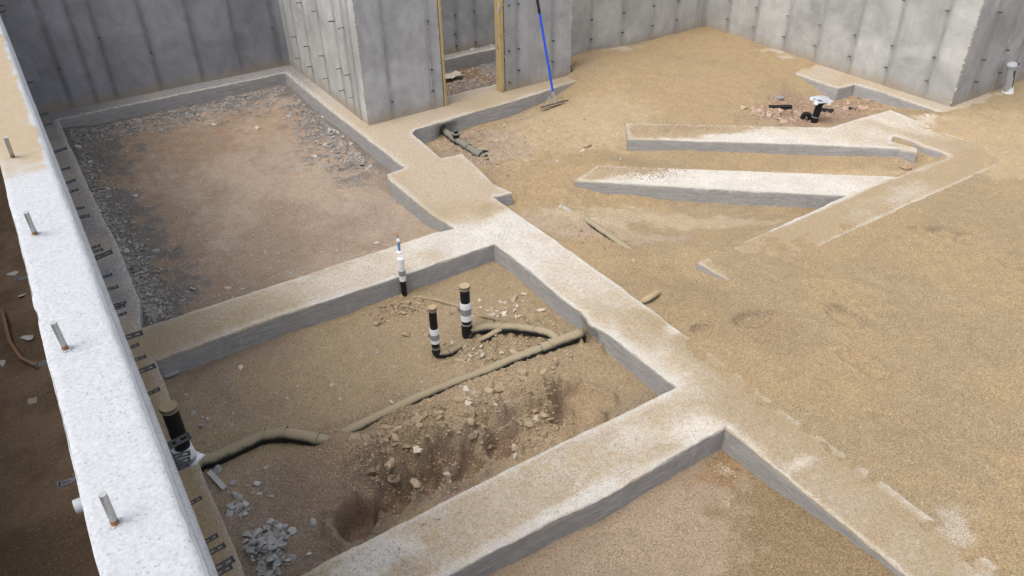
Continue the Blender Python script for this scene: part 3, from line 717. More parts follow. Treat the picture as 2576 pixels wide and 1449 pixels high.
for o in rc.children: o.matrix_parent_inverse = Matrix.Translation((-9.6, -6, 0))

# ------------------------------------------------------------------ walls
def mkind(me, name, arr):
    a_ = me.attributes.new(name, 'FLOAT', 'POINT'); a_.data.foreach_set('value', np.asarray(arr, np.float32))
def panel(root, mat, p, u, n, L_, z0, z1, seam0, seam1, off):
    nu = max(2, int(L_/.055)); nv = int((z1-z0)/.08)
    us = np.linspace(0, L_, nu+1); vs = np.linspace(z0, z1, nv+1)
    V = []; sm = []
    for j, z in enumerate(vs):
        for i, a in enumerate(us):
            wob = .003*float(vn(p[0]+u[0]*a+p[1]+u[1]*a, z, 2.5, 4)) + off
            dx_ = 0
            if i == 0: dx_ = .003+.004*abs(float(vn(z, p[0]+p[1], 12, 3)))
            if i == nu: dx_ = -.003-.004*abs(float(vn(z, p[0]-p[1], 12, 5)))
            q = (p[0]+u[0]*(a+dx_)+n[0]*wob, p[1]+u[1]*(a+dx_)+n[1]*wob, z)
            V.append(q)
            s_ = 0
            wd = .028+.03*(float(vn(z, p[0]+p[1], 2.0, 8))+.5)
            if seam0: s_ = max(s_, math.exp(-(a/wd)**2))
            if seam1: s_ = max(s_, math.exp(-((L_-a)/(wd*.8))**2))
            sm.append(s_)
    F = []
    for j in range(nv):
        for i in range(nu):
            a = j*(nu+1)+i; F.append((a, a+1, a+nu+2, a+nu+1))
    # returns to the core at both ends
    nb_ = len(V)
    for (i_, e) in ((0, 0), (nu, 1)):
        st = len(V)
        for j, z in enumerate(vs):
            q = V[j*(nu+1)+i_]; V.append((q[0]-n[0]*.02, q[1]-n[1]*.02, z)); sm.append(1)
        for j in range(nv):
            a = j*(nu+1)+i_; b = (j+1)*(nu+1)+i_; F.append((a, b, st+j+1, st+j))
    me = bpy.data.meshes.new('wall_panel')
    o0 = Vector(root.location); me.from_pydata([tuple(Vector(q)-o0) for q in V], [], F); mkind(me, 'seam', sm)
    bm = bmesh.new(); bm.from_mesh(me); bm.faces.ensure_lookup_table()
    if bm.faces[0].normal.dot(Vector((n[0], n[1], 0))) < 0: bmesh.ops.reverse_faces(bm, faces=bm.faces)
    bm.to_mesh(me); bm.free()
    link('wall_panel', me, root, mat, smooth=True)
    try: me.set_sharp_from_angle(angle=R(50))
    except Exception: pass
TIE_ME = {}
def tie_mesh(kind):
    if kind in TIE_ME: return TIE_ME[kind]
    mb = MB(); L_ = {'long': .078, 'mid': .066, 'short': .045}[kind]
    for s_ in (-1, 1): mb.box((L_/2, s_*.0085, 0), (L_, .008, .004))
    for a, w__ in ((.006, .012), (L_*.5, .016), (L_-.006, .012)): mb.box((a, 0, 0), (w__, .012, .0045))
    mb.box((L_-.002, 0, .003), (.004, .024, .010))
    me = bpy.data.meshes.new('form_tie'); me.from_pydata([tuple(p) for p in mb.v], [], mb.f)
    TIE_ME[kind] = me; me.materials.append(M['tie']); return me
def tie(root, p, n, kind='short', tilt=.5, mat=None):
    me = tie_mesh(kind)
    o = bpy.data.objects.new('form_tie', me); C.objects.link(o); o.parent = root
    o.location = Vector(p)-root.location
    Mx = Matrix(((n[0], -n[1], 0), (n[1], n[0], 0), (0, 0, 1))).to_euler()
    o.rotation_euler = (Matrix.Rotation(Mx.z+rnd.uniform(-.16, .16), 3, 'Z') @ Matrix.Rotation(rnd.uniform(-.12, .1), 3, 'Y') @ Matrix.Rotation(tilt+rnd.uniform(-.2, .2), 3, 'X')).to_euler()
    if mat: o.material_slots[0].link = 'OBJECT'; o.material_slots[0].material = mat
    return o
def ridge(root, p, n, z0, z1, mat, h=.006):
    """jagged fin of concrete that leaked out between two form panels"""
    mb = MB(); u = (-n[1], n[0]); k = int((z1-z0)/.05); V = []; F = []
    for i in range(k+1):
        z = z0+(z1-z0)*i/k; w_ = .004+.003*rnd.random(); hh = h*max(0, rnd.uniform(-.3, 1.0))
        sh = .004*rnd.uniform(-1, 1)
        for a, b in ((-w_, -.004), (sh, hh), (w_, -.004)): V.append((p[0]+u[0]*a+n[0]*b, p[1]+u[1]*a+n[1]*b, z))
    for i in range(k):
        for j in range(2): F.append((i*3+j, i*3+j+1, i*3+j+4, i*3+j+3))
    mb.add(V, F); mb.obj('joint_ridge', mat, root)
def crust(root, p, n, u, z0, z1, mat, cnt=None):
    """knobbly edge left along an outside corner"""
    mb = MB(); z = z0
    while z < z1:
        s_ = rnd.uniform(.006, .018)
        mb.box((p[0]+rnd.uniform(-.004, .006)*u[0]-n[0]*.004, p[1]+rnd.uniform(-.004, .006)*u[1]-n[1]*.004, z), (s_, s_, s_*1.5), Matrix.Rotation(rnd.uniform(0, 3), 3, 'Z') @ Matrix.Rotation(rnd.uniform(0, 1), 3, 'X'), s_*.2)
        z += rnd.uniform(.01, .06)
    o = mb.obj('corner_crust', mat, root); o['kind'] = 'stuff'
def wall(label, p0, p1, n, joints, mat, thick=.2, z0=-.05, z1=2.44, core_mat=None, ridges=(), seamless=False, ends=0.0):
    p0 = Vector((*p0, 0)); p1 = Vector((*p1, 0)); L_ = (p1-p0).length; u = (p1-p0)/L_; n3 = Vector((*n, 0))
    root = empty('foundation_wall', p0); tag(root, label, 'wall')
    c = (p0+p1)/2 - n3*(thick/2+.008)
    mb = MB(); d = (abs(u.x)*(L_-.004)+abs(n3.x)*(thick-.012), abs(u.y)*(L_-.004)+abs(n3.y)*(thick-.012), z1-z0-.004)
    mb.box((c.x, c.y, (z0+z1)/2-.004), d); mb.obj('wall_core', core_mat or mat, root)
    js = [0]+sorted(joints)+[L_]
    for i in range(len(js)-1):
        a, b = js[i], js[i+1]
        if b-a < .03: continue
        q = p0+u*a; panel(root, mat, (q.x, q.y), (u.x, u.y), n, b-a, z0, z1, i > 0, i < len(js)-2, rnd.uniform(-.002, .0025))
    for j in js[1:-1]:
        q = p0+u*j; ridge(root, (q.x, q.y), n, z0, z1, mat, .007)
    return root, u
cold = M['wall_d']
# back left wall
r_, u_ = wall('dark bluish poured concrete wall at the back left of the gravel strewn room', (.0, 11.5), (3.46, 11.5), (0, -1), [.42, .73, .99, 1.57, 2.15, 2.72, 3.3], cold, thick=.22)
for px, py in [(683, 70), (694, 120)]: p = on(px, py, 1, 11.49); tie(r_, p, (0, -1))
for x_, z_ in [(.42, .55), (.99, .85), (1.57, .55)]: tie(r_, (x_, 11.49, z_), (0, -1))
# projecting wall (left face lit)
JY = [9.04, 9.32, 9.9, 10.48, 10.96, 11.3]
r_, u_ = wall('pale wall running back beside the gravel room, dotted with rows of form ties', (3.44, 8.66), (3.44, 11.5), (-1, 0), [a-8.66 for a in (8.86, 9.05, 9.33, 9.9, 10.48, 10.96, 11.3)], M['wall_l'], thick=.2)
for y_ in (9.05, 9.33, 9.9, 10.48, 10.96):
    for z_ in (.25, .55, 1.13, 1.72): tie(r_, (3.435, y_+rnd.uniform(-.01, .01), z_+rnd.uniform(-.01, .01)), (-1, 0), 'mid')
crust(r_, (3.44, 8.66), (-1, 0), (0, 1), 0, 1.7, M['pale'])
# door wall, two segments
r_, u_ = wall('blue grey wall segment left of the doorway, with a crusty joint ridge down it', (3.445, 8.65), (4.53, 8.65), (0, -1), [.33, .92], M['wall'], thick=.2)
for z_ in (.26, .54, 1.14): tie(r_, (4.37, 8.645, z_), (0, -1))
tie(r_, (3.78, 8.645, .24), (0, -1)); crust(r_, (4.37, 8.652), (0, -1), (1, 0), 0, 1.6, M['pale'])
crust(r_, (4.52, 8.655), (0, -1), (1, 0), 0, 1.6, M['clod'])
r_, u_ = wall('short wall segment between the doorway and the sandy room, behind the blue handled scraper', (5.49, 8.65), (6.6, 8.65), (0, -1), [.2, .78], M['wall'], thick=.2)
for x_, z_ in [(5.7, .26), (5.7, .55), (5.7, 1.14), (5.55, .12), (5.55, .55), (5.56, 1.14), (6.27, .56), (6.27, .27), (6.27, 1.14)]: tie(r_, (x_, 8.645, z_), (0, -1))
crust(r_, (6.6, 8.652), (0, -1), (1, 0), 0, 1.6, M['chip'])
crust(r_, (5.5, 8.652), (0, -1), (1, 0), 0, 1.6, M['chip'])
mb = MB(); mb.box((6.5, 8.93, 1.2), (.196, .14, 2.46)); mb.obj('wall_return', M['wall'], r_)
# room behind the door
r_, u_ = wall('shadowed wall seen through the doorway with two form joints', (3.66, 10.52), (7.4, 10.52), (0, -1), [.6, 1.2, 1.8, 2.14, 2.48, 3.0], M['wall'], thick=.2)
for px, py in [(1144, 36), (1146, 115), (1191, 27), (1195, 105), (1144, 85)]: tie(r_, on(px, py, 1, 10.515), (0, -1))
# back right wall
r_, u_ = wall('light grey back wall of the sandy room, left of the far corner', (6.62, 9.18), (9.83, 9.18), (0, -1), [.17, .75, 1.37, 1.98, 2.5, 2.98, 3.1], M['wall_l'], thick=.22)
for x_ in (7.37, 7.99, 8.6, 9.12):
    for z_ in (.25, .55): tie(r_, (x_, 9.175, z_), (0, -1))
# right wall
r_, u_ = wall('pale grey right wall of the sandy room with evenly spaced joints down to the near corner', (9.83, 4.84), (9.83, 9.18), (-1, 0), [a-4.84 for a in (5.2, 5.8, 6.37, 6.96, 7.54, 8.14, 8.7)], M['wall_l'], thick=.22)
for y_ in (5.22, 5.82, 6.4, 6.99, 7.57, 8.17, 8.72):
    for z_ in (.25, .55, 1.13): tie(r_, (9.825, y_, z_), (-1, 0))
crust(r_, (9.83, 4.84), (-1, 0), (0, 1), 0, 1.9, M['pale'])
mb = MB(); 
r_, u_ = wall('cool grey wall turning off to the far right edge, behind a capped standing pipe', (9.838, 4.83), (14.0, 4.83), (0, -1), [.38, .92, 1.33, 1.9, 2.5, 3.1, 3.6], M['wall'], thick=.22)
for x_, z_ in [(10.22, .26), (10.22, .55), (10.22, 1.13), (10.76, .57), (10.76, .27), (11.17, .31), (11.17, .6)]: tie(r_, (x_, 4.825, z_), (0, -1))

# near wall -------------------------------------------------------------
WT = 2.44
nw_root = empty('foundation_wall', (-.1, 3, 0)); tag(nw_root, 'near poured wall with rough white top and anchor bolts, running up the left edge', 'wall')
ys = np.arange(-3, 11.75, .014); ys = ys[(ys < 6.6) | (np.arange(len(ys)) % 4 == 0)]
xs = np.linspace(0, 1, 17)
V = []; du = []
for y_ in ys:
    xl = -.2+.004*float(fbm(y_, 0, 6, 3, 2)) - .0 + .02*max(0, float(vn(y_, 0, 3.1, 9))-.38)*4
    xr = -.02+.005*float(fbm(y_, 1, 5, 4, 4, .7)) - .03*max(0, float(vn(y_, 3, 6, 12))-.40)*4
    for k, t in enumerate(xs):
        x_ = xl+(xr-xl)*t
        z_ = WT+.001*float(vn(x_, y_, 38, 1))+.001*float(vn(x_, y_, 90, 2))+.0015*float(vn(x_, y_, 5, 3))
        if k == 0: z_ -= .006
        if k == 16: z_ -= .004
        V.append((x_, y_, z_)); 
    V.append((.003+.005*float(vn(y_, 0, 30, 2)), y_, WT-.03+.012*float(vn(y_, 5, 8, 2))))
    V.append((.004, y_, WT-.10))
V = np.array(V); nk = 19; ny_ = len(ys); idx = np.arange(ny_*nk).reshape(ny_, nk)
F = np.stack([idx[:-1, :-1].ravel(), idx[:-1, 1:].ravel(), idx[1:, 1:].ravel(), idx[1:, :-1].ravel()], 1)
me = fast_mesh('wall_top', V-np.array([-.1, 3, 0]), F); me.polygons.foreach_set('use_smooth', np.ones(len(F), bool))
d_ = sst(3.2, 3.75, V[:, 1]+.25*fbm(V[:, 0], V[:, 1], 9, 3, 4)+.35*(V[:, 0]+.1))*.95
d_ = d_*(1-sst(-.045, -.015, V[:, 0]+.02*fbm(V[:, 0], V[:, 1], 12, 2, 8))*.9)*(1-.8*sst(6.0, 6.6, V[:, 1]))
mkind(me, 'dust', d_-.15); link('wall_top', me, nw_root, M['top'])
mb = MB(); mb.box((-.105, 4.37, 1.17), (.186, 14.7, 2.53)); mb.obj('wall_core', M['wall_d'], nw_root)
js = [y_ for y_ in np.arange(-3+.2, 11.4, .58)]; jl = [-3]+js+[11.5]
for a, b in zip(jl[:-1], jl[1:]): panel(nw_root, M['wall'], (0.0, a), (0, 1), (1, 0), b-a, -.05, WT-.055, True, True, rnd.uniform(-.002, .001))
for j in js: ridge(nw_root, (0, j), (1, 0), -.05, WT-.06, M['wall'])
TR = [(4.765,.033),(4.643,.03),(3.784,.024),(3.42,.024),(3.03,.029),(2.92,.029),(2.656,.04),(2.504,.029),(2.396,.029),(2.33,.026),(2.212,.024),(2.153,.027),(1.961,.024),(1.94,.026),(1.904,.043),
 (1.801,.024),(1.741,.026),(1.664,.028),(1.649,.024),(1.618,.022),(1.525,.035),(1.484,.02),(1.437,.024),(1.392,.033),(1.312,.025),(1.148,.041),(1.119,.031),(1.098,.027),(1.083,.022),(.995,.02),(.905,.022),(.881,.026),(.847,.030),(.837,.024)]
for t, r__ in TR:
    hz = max(.073/r__, 1.5); hz = min(hz, 3.55); tie(nw_root, (-.002, t*hz, HC-hz), (1, 0), 'long', .35)
for px, py in [(150, 1220), (95, 922), (45, 706)]:
    v = ray(px, py); t = -.27/v[0]; p = CAM+v*t
    if p[2] > .3: 
        o = tie(nw_root, (-.197, p[1], p[2]), (-1, 0), 'long', .35)
for (px, py) in [(14, 345), (65, 534), (134, 812), (258, 1243)]:
    p = at(px, py, WT+.105); 
    b = at(*{14: (31, 394), 65: (88, 588), 134: (166, 878), 258: (289, 1317)}[px], WT)
    pass
    top_ = Vector((p[0], p[1], WT+.105)); bt = Vector(b)-Vector((0, 0, .02))
    V_ = []; pts = [bt.lerp(top_, i/40) for i in range(41)]
    mb = MB(); mb.tube(pts, [.0078+(.0007 if i % 2 else 0) for i in range(41)], 14)
    ab_ = mb.obj('anchor_bolt', M['steel'], nw_root, smooth=True)
    mb = MB(); q = bt.lerp(top_, .02); mb.tube([bt.lerp(top_, .1), bt.lerp(top_, .30)], .0086, 14); mb.obj('rust_ring', M['rust'], nw_root, smooth=True).parent = ab_
    mb = MB()
    for k in range(9):
        a = k*.7; s_ = rnd.uniform(.003, .007); mb.box((b[0]+math.cos(a)*.012, b[1]+math.sin(a)*.012, WT), (s_*1.6, s_*1.6, s_), Matrix.Rotation(a, 3, 'Z'), .001)
    mb.obj('slurry_collar', M['top'], nw_root).parent = ab_
# ------------------------------------------------------------------ door frame
df = empty('door_frame', (5.0, 8.7, 0)); tag(df, 'raw yellow lumber frame lining the doorway opening in the concrete wall', 'door frame')
for x_, wd in ((5.445, .055), (4.553, .03)):
    mb = MB(); mb.box((x_, 8.70, 1.215), (wd, .13, 2.43)); o = mb.obj('stud', M['wood'], df)
    bm_ = o.modifiers.new('b', 'BEVEL'); bm_.width = .004
mb = MB(); mb.box((5.0, 8.70, 2.46), (.95, .13, .045)); mb.obj('head_board', M['wood'], df)
mb = MB(); mb.box((5.4, 8.640, 1.13), (.02, .004, .12), Matrix.Rotation(.2, 3, 'Y')); mb.obj('metal_strap', M['foil'], df)

# ------------------------------------------------------------------ pipes
def pipe_part(name, pts, r, mat, root, n=18):
    mb = MB(); mb.tube(pts, r, n); return mb.obj(name, mat, root, smooth=True)
def band(name, a, b, r, mat, root, n=20, wob=0.0):
    a = Vector(a); b = Vector(b); k = 5
    mb = MB(); mb.tube([a.lerp(b, i/k) for i in range(k+1)], [r*(1+wob*rnd.uniform(-1, 1)) for _ in range(k+1)], n)
    return mb.obj(name, mat, root, smooth=True)
def riser(root, base, top, r, wraps, capr=1.14, mat=None, capm=None):
    """stand pipe with test cap and bands of wrap; wraps = (t0, t1, kind)"""
    B_ = Vector(base); T = Vector(top); ax_ = (T-B_).normalized()
    pipe_part('riser', [B_, B_.lerp(T, .5), T], r, mat or M['abs'], root)
    L_ = (T-B_).length
    for t0, t1, kind in wraps:
        ov = {'w': 1.12, 'g': 1.16}[kind]
        bo_ = band('foam_wrap' if kind == 'w' else 'duct_tape', B_.lerp(T, t0), B_.lerp(T, t1), r*ov, M['tape_w' if kind == 'w' else 'tape_g'], root, 20, .02)
        if kind == 'g':            # loose flap of tape
            q = B_.lerp(T, (t0+t1)/2); mb = MB(); d_ = Vector((-r2_[0], -r2_[1], 0)).normalized()
            h_ = L_*(t1-t0)*.45
            mb.add([q+d_*r*1.1+Vector((0, 0, h_)), q+d_*r*1.75+Vector((.004, 0, h_*.6)), q+d_*r*1.6+Vector((0, .004, -h_*.7)), q+d_*r*1.1+Vector((0, 0, -h_)),
                    q+d_*r*1.1+Vector((.003, .003, h_)), q+d_*r*1.75+Vector((.007, .003, h_*.6)), q+d_*r*1.6+Vector((.003, .007, -h_*.7)), q+d_*r*1.1+Vector((.003, .003, -h_))],
                   [(0, 1, 2, 3), (7, 6, 5, 4), (0, 4, 5, 1), (1, 5, 6, 2), (2, 6, 7, 3)])
            mb.obj('tape_flap', M['tape_g'], root).parent = bo_
    # cap
    mb = MB(); mb.tube([T-ax_*.028, T-ax_*.01, T+ax_*.004, T+ax_*.010], [r*1.06, r*1.06, r*1.12, r*1.06], 22); mb.tube([T-ax_*.014, T-ax_*.010], r*1.17, 22)
    c_ = mb.obj('test_cap', capm or M['cap'], root, smooth=True)
    mb = MB(); mb.tube([T-ax_*.024, T-ax_*.018], r*1.12, 22); mb.obj('clamp_band', M['steel'], root, smooth=True).parent = c_
    d_ = Vector((-r2_[0], -r2_[1], 0)).normalized()
    mb = MB(); mb.box(T-ax_*.021+d_*r*1.2, (.02, .012, .012)); mb.obj('clamp_screw', M['steel'], root).parent = c_

# left riser + run
p = at(470, 1163, -.13); base = (max(p[0]-.01, .09), p[1], -.13)
zt_ = zfor(base[0], base[1], 1022)
B0 = Vector(base); T0 = Vector(on(424, 1024, 1, base[1]))
print('left riser', B0, T0)
pr = empty('drain_pipe', base); tag(pr, 'capped black standpipe against near wall, white wrapped elbow and bent run', 'pipe')
riser(pr, B0+Vector((0, 0, .04)), T0, .052, [], 1.14)
run = [B0+Vector((0, 0, .05)), B0+Vector((.03, .0, -.03)), Vector(at(530, 1160, -.17)), Vector(at(665, 1098, -.17)), Vector(at(730, 1093, -.16)), Vector(at(800, 1108, -.18)), Vector(at(830, 1112, -.2)), Vector(at(868, 1100, -.27))]
sm_ = bend(run, .055, 6)
pipe_part('pipe_run', sm_, .051, M['absd'], pr)
for (a, b) in ((at(500, 1170, -.17), at(508, 1167, -.17)), (at(662, 1099, -.17), at(668, 1098, -.17)), (at(716, 1093, -.162), at(722, 1093, -.162)), (at(795, 1107, -.178), at(800, 1108, -.18))):
    band('coupling_ring', a, b, .059, M['absd'], pr)
ew = bend([B0+Vector((-.008, 0, .15)), B0+Vector((0, 0, .03)), B0+Vector((.04, .0, -.02)), Vector(at(506, 1168, -.16))], .08, 6)
pipe_part('elbow_wrap', ew, [.066+.003*math.sin(i*1.9) for i in range(len(ew))], M['tape_w'], pr)
band('duct_tape', B0+Vector((-.004, 0, .06)), B0+Vector((-.001, 0, .03)), .0705, M['tape_g'], pr)

# long run with branch and riser
pr = empty('drain_pipe', RUN[0]); tag(pr, 'long sand dusted pipe run with a wye and a tall capped riser branch', 'pipe')
end = Vector(at(1448, 846, -.15)); a1 = Vector(at(1245, 925, -.19)); a1b = Vector(at(1195, 946, -.205)); a2 = Vector(at(1050, 1003, -.19)); a3 = Vector(at(885, 1083, -.2)); a4 = Vector(at(830, 1110, -.24))
pipe_part('pipe_run', [end, Vector(at(1360, 880, -.165))], .052, M['absd'], pr)
pipe_part('pipe_run', split_line([Vector(at(1385, 870, -.16)), Vector(at(1300, 902, -.175)), a1, a1b, Vector(at(1140, 966, -.205)), a2, a3, a4], .1), .043, M['absd'], pr)
band('coupling_ring', at(1388, 868, -.16), at(1380, 871, -.16), .056, M['absd'], pr)
e2 = end+(end-a1).normalized()*.04
pipe_part('end_elbow', bend([end-(end-a1).normalized()*.02, e2, e2+Vector((.02, .03, -.12))], .05, 5), .053, M['absd'], pr)
br = [Vector(at(1405, 862, -.15)), Vector(at(1385, 840, -.145)), Vector(at(1310, 826, -.14)), Vector(at(1225, 824, -.15)), Vector(at(1190, 832, -.17)), Vector(at(1178, 838, -.15))]
pipe_part('branch_pipe', bend(br, .1, 6), .043, M['absd'], pr)
for t in (1345, 1300, 1262, 1240): 
    yy = 826+(t-1300)*.1; band('coupling_ring', at(t, yy+ (2 if t > 1300 else 0), -.142), at(t-4, yy, -.142), .047, M['absd'], pr)
pipe_part('branch_stub', [Vector(at(1262, 828, -.15)), Vector(at(1225, 850, -.17)), Vector(at(1210, 858, -.2))], .03, M['absd'], pr)
b = at(1175, 832, -.15); tt = zfor(b[0], b[1], 722)
riser(pr, (b[0], b[1], -.17), (b[0], b[1], tt), .041, [(.30, .68, 'w'), (.43, .56, 'g')])
mb = MB(); mb.tube([(b[0], b[1], -.2), (b[0], b[1], -.07)], .046, 20); mb.obj('hub_coupling', M['abs'], pr, smooth=True)
mb = MB(); mb.tube([(b[0], b[1], -.072), (b[0], b[1], -.064)], .0485, 20); mb.obj('coupling_ring', M['steel'], pr, smooth=True)
# small riser with elbow
b = at(1098, 893, -.17); tt = zfor(b[0], b[1], 774)
pr = empty('drain_pipe', b); tag(pr, 'shorter slim black riser with white wrap that elbows into the rubble', 'pipe')
riser(pr, (b[0], b[1], -.13), (b[0], b[1], tt), .032, [(.22, .55, 'w'), (.30, .42, 'g')])
el = bend([Vector((b[0], b[1], -.08)), Vector((b[0], b[1], -.165)), Vector(at(1130, 888, -.165)), Vector(at(1155, 875, -.19)), Vector(at(1170, 868, -.24))], .05, 6)
pipe_part('elbow', el, .035, M['absd'], pr)
band('coupling_ring', (b[0], b[1], -.095), (b[0], b[1], -.088), .037, M['steel'], pr); band('coupling_ring', at(1128, 889, -.165), at(1132, 887, -.166), .038, M['absd'], pr)
# water riser with gauge
b = at(1018, 744, -.2); r0 = .025
pr = empty('water_pipe', b); tag(pr, 'slim black water riser with brass and gauge fittings on top, by the middle cross beam', 'pipe')
zs = lambda py: zfor(b[0], b[1], py)
P_ = lambda z: Vector((b[0], b[1], z))
pipe_part('riser', [P_(-.22), P_(zs(655))], r0, M['abs'], pr)
band('foam_wrap', P_(zs(706)), P_(zs(650)), .030, M['tape_w'], pr, 20, .03); band('duct_tape', P_(zs(690)), P_(zs(678)), .0325, M['tape_g'], pr, 20, .02)
mb = MB(); mb.tube([P_(zs(656)), P_(zs(654)), P_(zs(636)), P_(zs(634))], [.024, .027, .027, .024], 20); mb.obj('coupling', M['cap'], pr, smooth=True)
mb = MB(); mb.tube([P_(zs(636)), P_(zs(632)), P_(zs(630))], [.027, .027, .018], 20); mb.obj('white_bushing', M['tape_w'], pr, smooth=True)
mb = MB(); mb.tube([P_(zs(631)), P_(zs(622)), P_(zs(620)), P_(zs(612))], [.011, .011, .014, .013], 12); mb.obj('blue_adapter', M['bluep'], pr, smooth=True)
mb = MB(); mb.tube([P_(zs(613)), P_(zs(604))], .007, 10); mb.obj('nipple', M['steel'], pr)
gc = P_(zs(603)); fd = Vector((-fw[0], -fw[1], .25)).normalized()
mb = MB(); mb.tube([gc-fd*.010, gc+fd*.009], .021, 20); gg = mb.obj('gauge', M['steel'], pr, smooth=True)
mb = MB(); mb.tube([gc+fd*.009, gc+fd*.0105], .017, 20); mb.obj('gauge_face', M['glass'], pr).parent = gg
mb = MB(); mb.tube([P_(zs(597)), P_(zs(593)), P_(zs(592)), P_(zs(590))], [.008, .008, .005, .005], 10); mb.obj('valve_stem', M['brass'], pr, smooth=True)
# buried feed pipe beside it
tg = lambda o, l, c, g=None: tag(o, l, c, g)
def buried(name, label, pts, r, mat, cat='pipe'):
    o = MB().tube(bend([Vector(q) for q in pts], .08, 5), r, 16).obj(name, mat, None, origin=pts[0], smooth=True); return tag(o, label, cat)
buried('supply_pipe', 'thin sand covered pipe lying just behind the slim water riser', [at(1038, 750, -.20), at(1050, 748, -.18), at(1100, 755, -.185), at(1150, 770, -.195), at(1180, 780, -.22)], .02, M['clod'])
buried('supply_pipe', 'thin sandy pipe loop half hidden among the rubble behind the tall riser', [at(1195, 800, -.24), at(1215, 795, -.19), at(1250, 803, -.18), at(1285, 815, -.23)], .02, M['clod'])
# pipe with clean-out by the door footing
pr = empty('drain_pipe', at(1130, 345, -.17)); tag(pr, 'dark pipe with square plug emerging beneath the doorway footing', 'pipe')
ln = [at(1108, 318, -.17), at(1128, 338, -.17), at(1148, 352, -.165), at(1195, 383, -.17), at(1222, 398, -.19)]
pipe_part('pipe_run', split_line(ln, .08), .047, M['absg'], pr)
for (a, b_) in (((1140, 347), (1152, 356)), ((1175, 370), (1179, 373)), ((1196, 384), (1212, 392))): band('coupling', at(*a, -.168), at(*b_, -.169), .055, M['absg'], pr)
q = Vector(at(1148, 351, -.155)); mb = MB(); mb.tube([q, q+Vector((0, 0, .075))], .04, 18); mb.obj('cleanout_hub', M['abs'], pr, smooth=True)
mb = MB(); mb.tube([q+Vector((0, 0, .07)), q+Vector((0, 0, .085))], .058, 20); mb.obj('cleanout_flange', M['absg'], pr, smooth=True)
mb = MB(); mb.box(q+Vector((0, 0, .1)), (.04, .04, .035)); mb.obj('square_plug', M['abs'], pr)
pipe_part('side_branch', [Vector(at(1196, 380, -.17)), Vector(at(1218, 378, -.165)), Vector(at(1226, 380, -.18))], .036, M['absd'], pr)
# hole in footing : dark hollow behind
# fragments of buried line
buried('buried_pipe', 'short stretch of sand coloured pipe poking out between the pad and the bay strips', [at(1300, 450, -.22), at(1312, 458, -.155), at(1345, 474, -.155), at(1362, 484, -.21)], .04, M['pvc'])
buried('buried_pipe', 'blue grey end of the half buried pipe line beside the centre beam', [at(1408, 518, -.16), at(1418, 524, -.125), at(1436, 535, -.13), at(1455, 548, -.19)], .036, M['pvc'])
buried('buried_pipe', 'long half buried grey pipe with a black underside running beside the centre beam', [at(1462, 545, -.16), at(1478, 558, -.115), at(1530, 594, -.105), at(1590, 636, -.10), at(1612, 652, -.15)], .041, M['absd'])
q = buried('buried_pipe', 'sand covered pipe end rising beside the centre beam edge', [at(1600, 775, -.12), at(1622, 757, -.01), at(1642, 745, .0), at(1655, 738, -.04)], .032, M['cap'])
# far riser with foil flange
b = atg(2048, 308); pr = empty('floor_drain', b); tag(pr, 'black drain riser flaring to a foil taped square top in the far rubble pit', 'drain')
tt = zfor(b[0], b[1], 262); P_ = lambda z, dx=0: Vector((b[0]+dx, b[1], z)); bz = b[2]
pipe_part('riser', [P_(bz-.1, -.02), P_(tt, .03)], .042, M['abs'], pr)
q = P_(tt, .03); t2 = zfor(b[0]+.03, b[1], 249)
mb = MB(); mb.tube([q, P_((tt+t2)/2, .035), P_(t2, .04)], [.05, .075, .10], 18); mb.obj('flared_hub', M['abs'], pr, smooth=True)
mb = MB(); k = 12; c_ = P_(t2+.01, .04)
ring_ = [(c_+Vector((math.cos(2*math.pi*i/k)*rnd.uniform(.12, .17), math.sin(2*math.pi*i/k)*rnd.uniform(.11, .16), rnd.uniform(-.025, .005)))) for i in range(k)]
r2b = [(c_+(v_-c_)*.55+Vector((0, 0, rnd.uniform(0, .02)))) for v_ in ring_]
mb.add(ring_+r2b+[c_+Vector((0, 0, .01))], [(i, (i+1) % k, k+(i+1) % k, k+i) for i in range(k)]+[(k+i, k+(i+1) % k, 2*k) for i in range(k)]); o = mb.obj('foil_cover', M['foil'], pr)
so_ = o.modifiers.new('s', 'SOLIDIFY'); so_.thickness = .004
for a in (0.2, -1.0):
    mb = MB(); d_ = Vector((math.cos(a-1.9)*.14, math.sin(a-1.9)*.14, 0)); mb.box(c_+d_+Vector((0, 0, -.02)), (.05, .006, .04), Matrix.Rotation(a-.3, 3, 'Z')); mb.obj('tape_flap', M['tape_w'], pr)
mb = MB(); mb.tube([P_(bz+.07, -.005), P_(bz+.078, -.004)], .045, 16); mb.obj('wire_band', M['steel'], pr)
b = atg(2026, 302); q = Vector(b)
o = MB().tube(bend([q+Vector((-.03, .04, -.03)), q+Vector((-.02, .02, .085)), q+Vector((.03, -.03, .07)), q+Vector((.05, -.05, -.08))], .07, 7), .03, 16).obj('pipe_elbow', M['black'], None, origin=q, smooth=True); tag(o, 'small glossy black elbow standing left of the foil topped drain', 'pipe elbow')
def slab(name, label, cat, a, b, wd, th, mat, lift=.0):
    A = Vector(a); B_ = Vector(b); mid_ = (A+B_)/2; d_ = B_-A; an = math.atan2(d_.y, d_.x)
    bm = bmesh.new(); bmesh.ops.create_cube(bm, size=1)
    for v_ in bm.verts: v_.co = Vector((v_.co.x*d_.length, v_.co.y*wd, v_.co.z*th))
    bmesh.ops.bevel(bm, geom=bm.edges[:], offset=min(th, wd)*.2, segments=1)
    me = bpy.data.meshes.new(name); bm.to_mesh(me); bm.free(); o = link(name, me, None, mat); o.location = mid_+Vector((0, 0, lift)); o.rotation_euler = (rnd.uniform(-.2, .2), 0, an); return tag(o, label, cat)
